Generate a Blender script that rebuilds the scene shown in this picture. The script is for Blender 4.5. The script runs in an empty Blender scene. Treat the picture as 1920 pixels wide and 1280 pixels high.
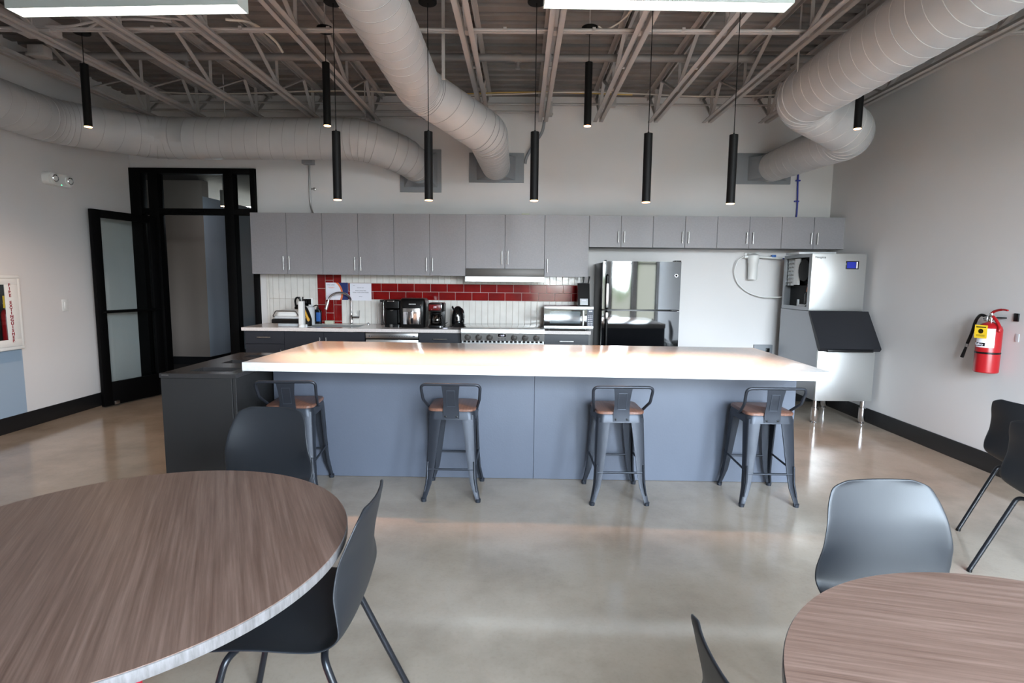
import bpy, bmesh, math, random
from mathutils import Vector, Matrix, Euler
random.seed(7)
S = bpy.context.scene
COL = S.collection
PI = math.pi

# ------------------------------------------------------------------ camera
def make_camera():
    f, p, y, r, H = 1042.19, .1108, -.0147, .0102, 1.4607
    cp, sp, cy, sy = math.cos(p), math.sin(p), math.cos(y), math.sin(y)
    F = Vector((sy*cp, cy*cp, -sp)); Rt = Vector((cy, -sy, 0)); Up = Rt.cross(F)
    R = math.cos(r)*Rt + math.sin(r)*Up; U = -math.sin(r)*Rt + math.cos(r)*Up
    cd = bpy.data.cameras.new('camera'); co = bpy.data.objects.new('camera', cd); COL.objects.link(co)
    M = Matrix((R, U, -F)).transposed().to_4x4(); M.translation = Vector((0, 0, H))
    co.matrix_world = M
    cd.sensor_width = 36; cd.lens = f/1920*36; cd.clip_start = .05; cd.clip_end = 200
    S.camera = co
make_camera()

# ------------------------------------------------------------------ view, world
S.view_settings.view_transform = 'Standard'; S.view_settings.look = 'None'
S.view_settings.gamma = 1; S.view_settings.use_curve_mapping = False
S.view_settings.exposure = 1.1
SKY = 33.0
def make_world():
    w = bpy.data.worlds.new('daylight'); S.world = w; w.use_nodes = True
    nt = w.node_tree; n = nt.nodes; l = nt.links; n.clear()
    out = n.new('ShaderNodeOutputWorld'); bg = n.new('ShaderNodeBackground')
    tc = n.new('ShaderNodeTexCoord'); sep = n.new('ShaderNodeSeparateXYZ')
    ns = n.new('ShaderNodeTexNoise'); ns.inputs['Scale'].default_value = 5; ns.inputs['Detail'].default_value = 6
    l.new(tc.outputs['Generated'], ns.inputs['Vector']); l.new(tc.outputs['Generated'], sep.inputs[0])
    m1 = n.new('ShaderNodeMath'); m1.operation = 'MULTIPLY_ADD'; m1.inputs[1].default_value = -.5; m1.inputs[2].default_value = .25
    l.new(ns.outputs['Fac'], m1.inputs[0])
    m2 = n.new('ShaderNodeMath'); m2.operation = 'ADD'; l.new(sep.outputs['Z'], m2.inputs[0]); l.new(m1.outputs[0], m2.inputs[1])
    cr = n.new('ShaderNodeValToRGB'); e = cr.color_ramp.elements
    e[0].position = 0.0; e[0].color = (.075, .074, .066, 1)
    e[1].position = .075; e[1].color = (.93, .94, 1.0, 1)
    k = e.new(.035); k.color = (.035, .045, .025, 1)
    k = e.new(.45); k.color = (.70, .83, 1.05, 1)
    l.new(m2.outputs[0], cr.inputs[0]); l.new(cr.outputs[0], bg.inputs[0]); bg.inputs[1].default_value = SKY
    l.new(bg.outputs[0], out.inputs[0])
make_world()

# daylight enters through the window openings of the front wall
WINDOWS = [(.3, 1.3), (1.5, 2.45), (2.65, 3.6)]
WZ = (.2, 3.1); WY = -1.3
def make_window_light():
    for (a, b) in WINDOWS:
        ld = bpy.data.lights.new('window_daylight', 'AREA'); ld.shape = 'RECTANGLE'
        ld.size = b-a; ld.size_y = WZ[1]-WZ[0]; ld.cycles.is_portal = True
        o = bpy.data.objects.new('window_daylight', ld); COL.objects.link(o)
        o.location = ((a+b)/2, WY-.12, (WZ[0]+WZ[1])/2); o.rotation_euler = (PI/2, 0, 0)
make_window_light()
PENDANT_W = 56; LINEAR_E = 4.0

# ------------------------------------------------------------------ materials
def lin(c):
    c = c/255
    return c/12.92 if c <= .04045 else ((c+.055)/1.055)**2.4
def rgb(r, g, b): return (lin(r), lin(g), lin(b), 1)
def mat(name, c, rough=.5, metal=0, noise=None, bump=None, coat=0, spec=None, emit=None, es=0, aniso=0, trans=0, ior=None):
    m = bpy.data.materials.new(name); m.use_nodes = True
    nt = m.node_tree; b = nt.nodes['Principled BSDF']; L = nt.links
    b.inputs['Base Color'].default_value = rgb(*c); b.inputs['Roughness'].default_value = rough
    b.inputs['Metallic'].default_value = metal; b.inputs['Coat Weight'].default_value = coat
    if spec is not None: b.inputs['Specular IOR Level'].default_value = spec
    if ior: b.inputs['IOR'].default_value = ior
    if trans: b.inputs['Transmission Weight'].default_value = trans
    if emit: b.inputs['Emission Color'].default_value = rgb(*emit); b.inputs['Emission Strength'].default_value = es
    tc = nt.nodes.new('ShaderNodeTexCoord')
    def nz(scale, detail=4, vec=(1, 1, 1)):
        mp = nt.nodes.new('ShaderNodeMapping'); mp.inputs['Scale'].default_value = vec
        t = nt.nodes.new('ShaderNodeTexNoise'); t.inputs['Scale'].default_value = scale; t.inputs['Detail'].default_value = detail
        L.new(tc.outputs['Object'], mp.inputs[0]); L.new(mp.outputs[0], t.inputs['Vector']); return t
    if noise:                                   # (second colour, scale, stretch)
        c2, sc, st = noise; t = nz(sc, 5, st); r = nt.nodes.new('ShaderNodeValToRGB')
        r.color_ramp.elements[0].position = .35; r.color_ramp.elements[1].position = .65
        r.color_ramp.elements[0].color = rgb(*c); r.color_ramp.elements[1].color = rgb(*c2)
        L.new(t.outputs['Fac'], r.inputs[0]); L.new(r.outputs[0], b.inputs['Base Color'])
    if bump:                                    # (scale, strength, stretch)
        sc, stg, st = bump; t = nz(sc, 3, st); bp = nt.nodes.new('ShaderNodeBump')
        bp.inputs['Strength'].default_value = stg; bp.inputs['Distance'].default_value = .002
        L.new(t.outputs['Fac'], bp.inputs['Height']); L.new(bp.outputs[0], b.inputs['Normal'])
    return m
one = (1, 1, 1)
M = {}
M['wall'] = mat('wall_paint', (217, 214, 213), .75, noise=((214, 211, 210), 1.2, one), bump=(220, .12, one))
M['blueshade'] = mat('blue_shade_colour', (150, 168, 186), .7)  # tone of the shade beneath the extinguisher cabinet, put into colour
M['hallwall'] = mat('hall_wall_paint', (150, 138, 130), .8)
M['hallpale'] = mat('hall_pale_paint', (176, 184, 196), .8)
M['black'] = mat('black_rubber', (22, 22, 24), .5)
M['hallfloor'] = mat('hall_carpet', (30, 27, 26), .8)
M['pipegrey'] = mat('pipe_paint', (128, 124, 123), .5)
M['deck'] = mat('painted_deck', (128, 122, 119), .6, noise=((112, 104, 100), 3, (1, .3, 1)))
M['steel'] = mat('painted_steel', (172, 166, 163), .5)
M['seamlight'] = mat('duct_seam_light', (208, 206, 204), .4)
M['seammid'] = mat('duct_seam_mid', (156, 154, 154), .5)
M['duct'] = mat('painted_duct', (190, 189, 189), .42, metal=0, noise=((182, 182, 183), 4, one))
M['seam'] = mat('duct_seam', (92, 92, 94), .5)
M['patch'] = mat('grey_duct_panel', (133, 137, 142), .6)
M['cab'] = mat('grey_laminate', (144, 141, 144), .45, noise=((139, 136, 139), 60, (1, 1, 1)))
M['cabin'] = mat('cabinet_side', (92, 92, 96), .6)
M['base'] = mat('charcoal_laminate', (40, 42, 49), .4)
M['islandp'] = mat('slate_panel', (82, 87, 99), .55, noise=((78, 83, 95), 2.2, (1, 1, .6)), bump=(90, .2, one))
M['station'] = mat('dark_station_laminate', (38, 37, 37), .5)
M['quartz'] = mat('white_quartz', (240, 237, 233), .16, noise=((230, 228, 225), 40, one), coat=.0)
M['counter'] = mat('pale_counter', (222, 214, 210), .15, noise=((208, 200, 196), 70, one))
M['chrome'] = mat('chrome', (225, 225, 228), .08, metal=1)
M['nickel'] = mat('brushed_nickel', (190, 188, 186), .3, metal=1)
M['stainless'] = mat('brushed_stainless', (192, 192, 190), .34, metal=.85, bump=(60, .25, (1, 1, 30)))
M['stainside'] = mat('galvanised_side', (150, 152, 155), .38, metal=.85)
M['lid'] = mat('bin_lid_plastic', (24, 25, 30), .5)
M['darkmetal'] = mat('dark_grey_metal', (88, 84, 81), .45, metal=.3)
M['blackgloss'] = mat('black_gloss', (12, 12, 14), .06, coat=.6)
M['fridge'] = mat('fridge_black', (10, 11, 13), .05, coat=1.0, spec=.9)
M['blackplastic'] = mat('black_plastic', (9, 9, 10), .33, spec=.35)
M['blackmat'] = mat('black_matte', (10, 9, 9), .6, spec=.2)
M['white'] = mat('white_plastic', (228, 228, 226), .4)
M['offwhite'] = mat('grey_white_plastic', (196, 198, 200), .45)
M['gunmetal'] = mat('gunmetal_paint', (48, 51, 58), .42, metal=.5)
M['chair'] = mat('black_shell', (28, 30, 34), .46, bump=(500, .05, one))
M['chairleg'] = mat('black_tube', (30, 31, 35), .3, metal=.4)
M['red'] = mat('red_enamel', (160, 22, 28), .3)
M['redface'] = mat('dark_red_face', (110, 14, 18), .3)
M['redbase'] = mat('red_table_base', (176, 20, 40), .4)
M['redtile'] = mat('red_glazed_tile', (112, 14, 16), .08, noise=((130, 20, 19), 6, one))
M['whitetile'] = mat('white_glazed_tile', (222, 218, 212), .1, noise=((214, 210, 204), 9, one), bump=(14, .5, one))
M['grout'] = mat('grout', (196, 186, 178), .8)
M['paper'] = mat('paper', (226, 224, 232), .7)
M['orange'] = mat('orange_print', (222, 110, 60), .7)
M['navy'] = mat('navy_print', (28, 44, 100), .7)
M['ink'] = mat('grey_ink', (86, 86, 96), .7)
M['yellow'] = mat('yellow_tag', (236, 196, 40), .55)
M['glove'] = mat('yellow_rubber', (214, 158, 36), .5)
M['bluesoap'] = mat('blue_label', (52, 98, 168), .4)
M['bluetube'] = mat('blue_tube', (40, 52, 150), .4)
M['screen'] = mat('blue_screen', (30, 40, 130), .2, emit=(44, 60, 190), es=.12)
M['digits'] = mat('lit_digits', (230, 230, 240), .3, emit=(225, 225, 255), es=.35)
M['green'] = mat('green_led', (60, 230, 140), .3, emit=(80, 255, 160), es=2)
M['copper'] = mat('copper_tube', (190, 120, 90), .3, metal=.8)
M['sponge'] = mat('sponge_caddy', (190, 190, 172), .8)
M['lightbody'] = mat('lamp_housing', (214, 224, 222), .5)
M['lamp_face'] = mat('lamp_diffuser', (255, 252, 250), .5, emit=(255, 246, 240), es=LINEAR_E)
M['lamp_up'] = mat('lamp_top_lens', (255, 240, 230), .5, emit=(255, 214, 196), es=LINEAR_E*2.6)
M['bulb'] = mat('warm_bulb', (255, 220, 180), .5, emit=(255, 178, 120), es=5)
M['letters'] = mat('dark_red_letters', (140, 24, 34), .6)
M['cablewhite'] = mat('white_cable', (200, 190, 178), .5)
M['cableyellow'] = mat('yellow_cable', (206, 170, 90), .5)
M['trimblack'] = mat('black_aluminium', (4, 4, 5), .6, spec=.12)

def glassmat(name, tint, rough, alpha):
    m = bpy.data.materials.new(name); m.use_nodes = True; nt = m.node_tree; n = nt.nodes; n.clear()
    o = n.new('ShaderNodeOutputMaterial'); mx = n.new('ShaderNodeMixShader'); t = n.new('ShaderNodeBsdfTransparent')
    g = n.new('ShaderNodeBsdfGlossy'); g.inputs['Roughness'].default_value = rough; t.inputs[0].default_value = rgb(*tint)
    fr = n.new('ShaderNodeFresnel'); fr.inputs[0].default_value = 1.5; mm = n.new('ShaderNodeMath'); mm.operation = 'MULTIPLY_ADD'
    mm.inputs[1].default_value = 1.3; mm.inputs[2].default_value = alpha
    ge = n.new('ShaderNodeNewGeometry'); nb = n.new('ShaderNodeMath'); nb.operation = 'SUBTRACT'; nb.inputs[0].default_value = 1
    m3 = n.new('ShaderNodeMath'); m3.operation = 'MULTIPLY'                 # reflect once, on the outer face of the pane
    nt.links.new(ge.outputs['Backfacing'], nb.inputs[1]); nt.links.new(fr.outputs[0], mm.inputs[0])
    nt.links.new(mm.outputs[0], m3.inputs[0]); nt.links.new(nb.outputs[0], m3.inputs[1]); nt.links.new(m3.outputs[0], mx.inputs[0])
    nt.links.new(t.outputs[0], mx.inputs[1]); nt.links.new(g.outputs[0], mx.inputs[2]); nt.links.new(mx.outputs[0], o.inputs[0])
    return m
M['glass'] = glassmat('door_glass', (240, 244, 244), .02, .0)
M['winglass'] = glassmat('window_glass', (245, 250, 250), .01, .0)
M['carafe'] = glassmat('carafe_glass', (120, 110, 104), .03, .12)
M['tank'] = glassmat('tank_plastic', (190, 186, 190), .1, .15)

def floor_mat():
    m = mat('polished_concrete', (168, 160, 148), .13); nt = m.node_tree; n = nt.nodes; L = nt.links; b = n['Principled BSDF']
    tc = n.new('ShaderNodeTexCoord')
    def nz(s, d, rr=.6):
        t = n.new('ShaderNodeTexNoise'); t.inputs['Scale'].default_value = s; t.inputs['Detail'].default_value = d; t.inputs['Roughness'].default_value = rr
        L.new(tc.outputs['Object'], t.inputs['Vector']); return t
    a = nz(.8, 6, .55); c = nz(60, 3); r = n.new('ShaderNodeValToRGB')
    e = r.color_ramp.elements; e[0].position = .3; e[0].color = rgb(150, 137, 121); e[1].position = .72; e[1].color = rgb(180, 168, 153)
    k = e.new(.52); k.color = rgb(165, 152, 137)
    L.new(a.outputs['Fac'], r.inputs[0])
    r2 = n.new('ShaderNodeValToRGB'); r2.color_ramp.elements[0].position = .32; r2.color_ramp.elements[0].color = (.95, .945, .94, 1); r2.color_ramp.elements[1].position = .5; r2.color_ramp.elements[1].color = (1, 1, 1, 1)
    L.new(c.outputs['Fac'], r2.inputs[0])
    mx = n.new('ShaderNodeMix'); mx.data_type = 'RGBA'; mx.blend_type = 'MULTIPLY'; mx.inputs[0].default_value = 1
    L.new(r.outputs[0], mx.inputs[6]); L.new(r2.outputs[0], mx.inputs[7]); L.new(mx.outputs[2], b.inputs['Base Color'])
    st = nz(2.1, 7, .62); r3 = n.new('ShaderNodeValToRGB'); r3.color_ramp.elements[0].position = .36; r3.color_ramp.elements[0].color = (.82, .81, .80, 1); r3.color_ramp.elements[1].position = .55; r3.color_ramp.elements[1].color = (1, 1, 1, 1)
    L.new(st.outputs['Fac'], r3.inputs[0]); mx2 = n.new('ShaderNodeMix'); mx2.data_type = 'RGBA'; mx2.blend_type = 'MULTIPLY'; mx2.inputs[0].default_value = 1
    L.new(mx.outputs[2], mx2.inputs[6]); L.new(r3.outputs[0], mx2.inputs[7]); L.new(mx2.outputs[2], b.inputs['Base Color'])
    q = nz(2.5, 6); mr = n.new('ShaderNodeMapRange'); mr.inputs['To Min'].default_value = .08; mr.inputs['To Max'].default_value = .16
    L.new(q.outputs['Fac'], mr.inputs[0]); L.new(mr.outputs[0], b.inputs['Roughness'])
    b.inputs['Specular IOR Level'].default_value = .7
    return m
M['floor'] = floor_mat()

def wood_mat(name, c1, c2, c3, ang, rough=.35, sc=1.0):
    m = mat(name, c1, rough); nt = m.node_tree; n = nt.nodes; L = nt.links; b = n['Principled BSDF']
    tc = n.new('ShaderNodeTexCoord'); mp = n.new('ShaderNodeMapping'); mp.inputs['Rotation'].default_value = (0, 0, ang)
    mp2 = n.new('ShaderNodeMapping'); mp2.inputs['Scale'].default_value = (1.6*sc, 60*sc, 8*sc)
    L.new(tc.outputs['Object'], mp.inputs[0]); L.new(mp.outputs[0], mp2.inputs[0])
    t = n.new('ShaderNodeTexNoise'); t.inputs['Scale'].default_value = 1.6; t.inputs['Detail'].default_value = 6; t.inputs['Roughness'].default_value = .7
    L.new(mp2.outputs[0], t.inputs['Vector']); r = n.new('ShaderNodeValToRGB'); e = r.color_ramp.elements
    e[0].position = .3; e[0].color = rgb(*c1); e[1].position = .72; e[1].color = rgb(*c3); k = e.new(.5); k.color = rgb(*c2)
    L.new(t.outputs['Fac'], r.inputs[0]); L.new(r.outputs[0], b.inputs['Base Color'])
    return m
M['tabletop'] = wood_mat('walnut_laminate', (92, 69, 58), (112, 88, 76), (134, 109, 96), 0)
M['tableedge'] = wood_mat('table_edge_band', (92, 88, 87), (112, 108, 107), (130, 126, 126), 0)
M['seatwood'] = wood_mat('stool_seat_wood', (84, 56, 46), (108, 74, 60), (134, 96, 78), PI/2, .35, .8)

# ------------------------------------------------------------------ mesh helpers
def BM(): return bmesh.new()
def box(bm, x0, x1, y0, y1, z0, z1, bev=0, seg=2):
    vs = [bm.verts.new((x, y, z)) for x in (x0, x1) for y in (y0, y1) for z in (z0, z1)]
    fs = [(0, 1, 3, 2), (4, 6, 7, 5), (0, 4, 5, 1), (2, 3, 7, 6), (0, 2, 6, 4), (1, 5, 7, 3)]
    faces = [bm.faces.new([vs[i] for i in f]) for f in fs]
    if bev:
        ed = list({e for f in faces for e in f.edges})
        bmesh.ops.bevel(bm, geom=ed, offset=bev, segments=seg, profile=.5, affect='EDGES')
    return vs
def tbox(bm, mtx, x0, x1, y0, y1, z0, z1, bev=0):
    b2 = BM(); box(b2, x0, x1, y0, y1, z0, z1, bev); merge(bm, b2, mtx)
def merge(bm, b2, mtx=None):
    if mtx is not None: bmesh.ops.transform(b2, matrix=mtx, verts=b2.verts)
    vm = {v: bm.verts.new(v.co) for v in b2.verts}
    for f in b2.faces:
        try: bm.faces.new([vm[v] for v in f.verts])
        except ValueError: pass
    b2.free()
def frame(d):
    d = d.normalized(); a = Vector((0, 0, 1)) if abs(d.z) < .95 else Vector((1, 0, 0))
    u = d.cross(a).normalized(); return u, d.cross(u).normalized()
def sweep(bm, pts, rad, seg=16, cap=True, marks=None, slant=None):
    """tube along points, rad a number or a list; parallel-transport frames"""
    P = [Vector(p) for p in pts]; n = len(P)
    R = rad if isinstance(rad, (list, tuple)) else [rad]*n
    T = []
    for i in range(n):
        a = P[max(i-1, 0)]; b = P[min(i+1, n-1)]; d = b-a
        T.append(d.normalized() if d.length > 1e-9 else Vector((0, 0, 1)))
    u, v = frame(T[0]); rings = []
    for i in range(n):
        if i:
            ax = T[i-1].cross(T[i])
            if ax.length > 1e-7:
                q = Matrix.Rotation(T[i-1].angle(T[i]), 3, ax.normalized()); u = q @ u; v = q @ v
        rings.append([bm.verts.new(P[i]+R[i]*(math.cos(2*PI*k/seg)*u+math.sin(2*PI*k/seg)*v)) for k in range(seg)])
        if slant and slant[i]:
            for k in range(seg): rings[-1][k].co += T[i]*slant[i]*math.cos(2*PI*k/seg+.6)
    for i, (a, b) in enumerate(zip(rings, rings[1:])):
        mi = 1 if marks and marks[i] else 0
        for k in range(seg): bm.faces.new((a[k], a[(k+1) % seg], b[(k+1) % seg], b[k])).material_index = mi
    if cap: bm.faces.new(rings[0][::-1]); bm.faces.new(rings[-1])
def cyl(bm, p0, p1, r0, r1=None, seg=20): sweep(bm, [p0, p1], [r0, r0 if r1 is None else r1], seg)
def fillet(pts, R, n=5):
    P = [Vector(p) for p in pts]; out = [P[0]]
    for i in range(1, len(P)-1):
        a = (P[i-1]-P[i]); b = (P[i+1]-P[i]); ang = a.angle(b); t = R/math.tan(ang/2)
        t = min(t, a.length*.49 if i > 1 else a.length*.9, b.length*.49 if i < len(P)-2 else b.length*.9)
        A = P[i]+a.normalized()*t; B = P[i]+b.normalized()*t
        for k in range(n+1):
            s = k/n; out.append(A*(1-s)**2+P[i]*2*s*(1-s)+B*s*s)
    out.append(P[-1]); return out
def tube(bm, pts, r, R=.03, seg=12, n=6): sweep(bm, fillet(pts, R, n), r, seg)
def spline(pts, n=8):
    P = [Vector(p) for p in pts]; P = [P[0]*2-P[1]]+P+[P[-1]*2-P[-2]]; out = []
    for i in range(1, len(P)-2):
        for k in range(n):
            t = k/n; a, b, c, d = P[i-1], P[i], P[i+1], P[i+2]
            out.append(.5*((2*b)+(c-a)*t+(2*a-5*b+4*c-d)*t*t+(-a+3*b-3*c+d)*t**3))
    out.append(P[-2]); return out
def lathe(bm, prof, c=(0, 0, 0), seg=32, axis='z'):
    rings = []
    for r, h in prof:
        ring = []
        for k in range(seg):
            a = 2*PI*k/seg; x, y = r*math.cos(a), r*math.sin(a)
            p = {'z': (x, y, h), 'y': (x, h, y), 'x': (h, x, y)}[axis]
            ring.append(bm.verts.new((c[0]+p[0], c[1]+p[1], c[2]+p[2])))
        rings.append(ring)
    for a, b in zip(rings, rings[1:]):
        for k in range(seg): bm.faces.new((a[k], a[(k+1) % seg], b[(k+1) % seg], b[k]))
    bm.faces.new(rings[0][::-1]); bm.faces.new(rings[-1])
def prism(bm, poly, axis, a, b):
    """polygon in the two other axes, extruded from a to b along axis"""
    def P(u, v, w): return {'x': (w, u, v), 'y': (u, w, v), 'z': (u, v, w)}[axis]
    A = [bm.verts.new(P(u, v, a)) for u, v in poly]; B = [bm.verts.new(P(u, v, b)) for u, v in poly]
    n = len(poly); bm.faces.new(A[::-1]); bm.faces.new(B)
    for i in range(n): bm.faces.new((A[i], A[(i+1) % n], B[(i+1) % n], B[i]))
def loft(bm, rings):
    V = [[bm.verts.new(p) for p in r] for r in rings]; n = len(V[0])
    for a, b in zip(V, V[1:]):
        for i in range(n): bm.faces.new((a[i], a[(i+1) % n], b[(i+1) % n], b[i]))
    bm.faces.new(V[0][::-1]); bm.faces.new(V[-1])
def rrect(w, d, r, n=5, cx=0, cy=0):
    out = []
    for sx, sy, a0 in ((1, 1, 0), (-1, 1, 90), (-1, -1, 180), (1, -1, 270)):
        for k in range(n+1):
            a = math.radians(a0+90*k/n); out.append((cx+sx*(w/2-r)+r*math.cos(a), cy+sy*(d/2-r)+r*math.sin(a)))
    return out
def wloc(p):
    v = Vector((0, 0, 0))
    while p is not None: v += p.location; p = p.parent
    return v
def obj(name, bm, m, parent=None, origin=None, sharp=40, smooth=True):
    bmesh.ops.recalc_face_normals(bm, faces=bm.faces)
    off = wloc(parent) if parent else (Vector(origin) if origin else Vector((0, 0, 0)))
    if off.length: bmesh.ops.translate(bm, verts=bm.verts, vec=-off)
    if smooth:
        for f in bm.faces: f.smooth = True
        ca = math.radians(sharp)
        for e in bm.edges:
            if len(e.link_faces) == 2 and e.calc_face_angle(0) > ca: e.smooth = False
    me = bpy.data.meshes.new(name); bm.to_mesh(me); bm.free()
    for q in (m if isinstance(m, (list, tuple)) else [m]): me.materials.append(M[q] if isinstance(q, str) else q)
    o = bpy.data.objects.new(name, me); COL.objects.link(o)
    if parent: o.parent = parent
    elif origin: o.location = origin
    return o
def tag(o, label, cat, group=None):
    o['label'] = label; o['category'] = cat
    if group: o['group'] = group
    return o
def thing(name, label, cat, loc=(0, 0, 0), group=None):
    o = bpy.data.objects.new(name, None); COL.objects.link(o); o.location = loc; o.empty_display_size = .1
    return tag(o, label, cat, group)
def struct(name, bm, m, parent=None, **k):
    o = obj(name, bm, m, parent, **k)
    if not parent: o['kind'] = 'structure'
    return o
def dup(root, loc, rotz, label=None):
    def cp(o, par):
        c = o.copy(); COL.objects.link(c); c.parent = par
        for ch in [q for q in kids if q.parent == o]: cp(ch, c)
        return c
    kids = list(root.children_recursive)
    r = cp(root, None); r.location = loc; r.rotation_euler = (0, 0, rotz)
    if label: r['label'] = label
    return r
def text(body, size, loc, rot, m, parent, name='lettering', ext=.0008, align='CENTER', sx=1, off=0):
    cu = bpy.data.curves.new(name, 'FONT'); cu.body = body; cu.size = size; cu.extrude = ext; cu.offset = off
    cu.align_x = align; cu.align_y = 'CENTER'; cu.materials.append(M[m])
    tmp = bpy.data.objects.new(name, cu); COL.objects.link(tmp)
    me = bpy.data.meshes.new_from_object(tmp.evaluated_get(bpy.context.evaluated_depsgraph_get()))
    bpy.data.objects.remove(tmp); bpy.data.curves.remove(cu); me.name = name
    o = bpy.data.objects.new(name, me); COL.objects.link(o); o.parent = parent
    o.location = Vector(loc)-wloc(parent); o.rotation_euler = rot; o.scale = (sx, 1, 1)
    return o
R_BACK = (PI/2, 0, 0); R_LEFT = (PI/2, 0, PI/2); R_RIGHT = (PI/2, 0, -PI/2)

# ------------------------------------------------------------------ room shell
BY = 6.82; LX = -4.73; RX = 3.68; DECK = 3.60
def shell():
    b = BM(); box(b, LX-.2, RX+.2, WY-.2, BY+.15, -.1, 0); struct('floor', b, 'floor')
    b = BM(); box(b, -7.2, -2.4, BY+.15, 12.4, -.1, 0.0); struct('floor_hall', b, 'hallfloor')
    # corrugated deck, flutes running along X
    b = BM(); pro = []; y = WY-.2; p = .15; top = DECK+.045
    while y < BY+.15:
        pro += [(y, DECK), (y+.088, DECK), (y+.1, top), (y+.138, top)]; y += p
    pro = [q for q in pro if q[0] <= BY+.15]
    poly = pro+[(BY+.15, DECK), (BY+.15, DECK+.12), (WY-.2, DECK+.12)]
    prism(b, poly, 'x', LX-.2, RX+.2); struct('ceiling', b, 'deck', smooth=False)
    # back wall with the door opening
    b = BM(); OX = -3.20; OZ = 2.755
    box(b, LX-.2, OX, BY, BY+.15, OZ, DECK+.1); box(b, OX, RX+.2, BY, BY+.15, 0, DECK+.1); struct('wall_back', b, 'wall')
    b = BM(); box(b, LX-.2, LX, WY-.2, BY+.15, 0, DECK+.1); struct('wall_left', b, 'wall')
    b = BM(); box(b, RX, RX+.2, WY-.2, BY, 0, DECK+.1); struct('wall_right', b, 'wall')
    # front wall behind the camera with three windows
    b = BM(); y0, y1 = WY-.2, WY
    box(b, LX, RX, y0, y1, 0, WZ[0]); box(b, LX, RX, y0, y1, WZ[1], DECK+.1)
    xs = [LX]+[v for w in WINDOWS for v in w]+[RX]
    for i in range(0, len(xs), 2): box(b, xs[i], xs[i+1], y0, y1, WZ[0], WZ[1])
    struct('wall_front', b, 'wall')
    for i, (a, c) in enumerate(WINDOWS):
        b = BM(); box(b, a+.04, c-.04, y0+.09, y0+.1, WZ[0]+.04, WZ[1]-.04)
        w = struct('window_%d' % (i+1), b, 'winglass')
        f = BM()
        for q in ((a, a+.05, WZ[0], WZ[1]), (c-.05, c, WZ[0], WZ[1]), (a, c, WZ[0], WZ[0]+.05), (a, c, WZ[1]-.05, WZ[1]), (a, c, 1.85, 1.9)):
            box(f, q[0], q[1], y0+.06, y0+.13, q[2], q[3])
        obj('window_frame', f, 'trimblack', w)
    # black rubber baseboards
    b = BM(); box(b, LX, LX+.012, WY, 6.79, 0, .15, .004); struct('baseboard_left', b, 'black')
    b = BM(); box(b, RX-.012, RX, WY, BY, 0, .15, .004); struct('baseboard_right', b, 'black')
    b = BM(); box(b, .8, RX-.012, BY-.012, BY, 0, .15, .004); struct('baseboard_back', b, 'black')
    # hall beyond the glass door
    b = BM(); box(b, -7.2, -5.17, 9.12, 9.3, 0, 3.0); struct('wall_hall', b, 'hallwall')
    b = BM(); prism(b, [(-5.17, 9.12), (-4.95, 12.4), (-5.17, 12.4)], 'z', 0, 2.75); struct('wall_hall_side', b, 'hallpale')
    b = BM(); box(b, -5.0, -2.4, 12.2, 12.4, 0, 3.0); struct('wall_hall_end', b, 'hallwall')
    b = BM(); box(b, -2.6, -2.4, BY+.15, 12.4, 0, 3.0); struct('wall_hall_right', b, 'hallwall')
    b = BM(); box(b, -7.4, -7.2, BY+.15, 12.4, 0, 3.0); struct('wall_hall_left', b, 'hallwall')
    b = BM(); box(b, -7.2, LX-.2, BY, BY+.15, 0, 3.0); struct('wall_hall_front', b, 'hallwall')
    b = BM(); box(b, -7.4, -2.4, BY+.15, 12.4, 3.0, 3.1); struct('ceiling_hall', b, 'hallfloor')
    b = BM(); box(b, -7.2, -5.16, 9.1, 9.12, 0, .13); prism(b, [(-5.17, 9.1), (-5.15, 9.1), (-4.93, 12.2), (-4.96, 12.2)], 'z', 0, .13)
    struct('baseboard_hall', b, 'black')
shell()

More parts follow.
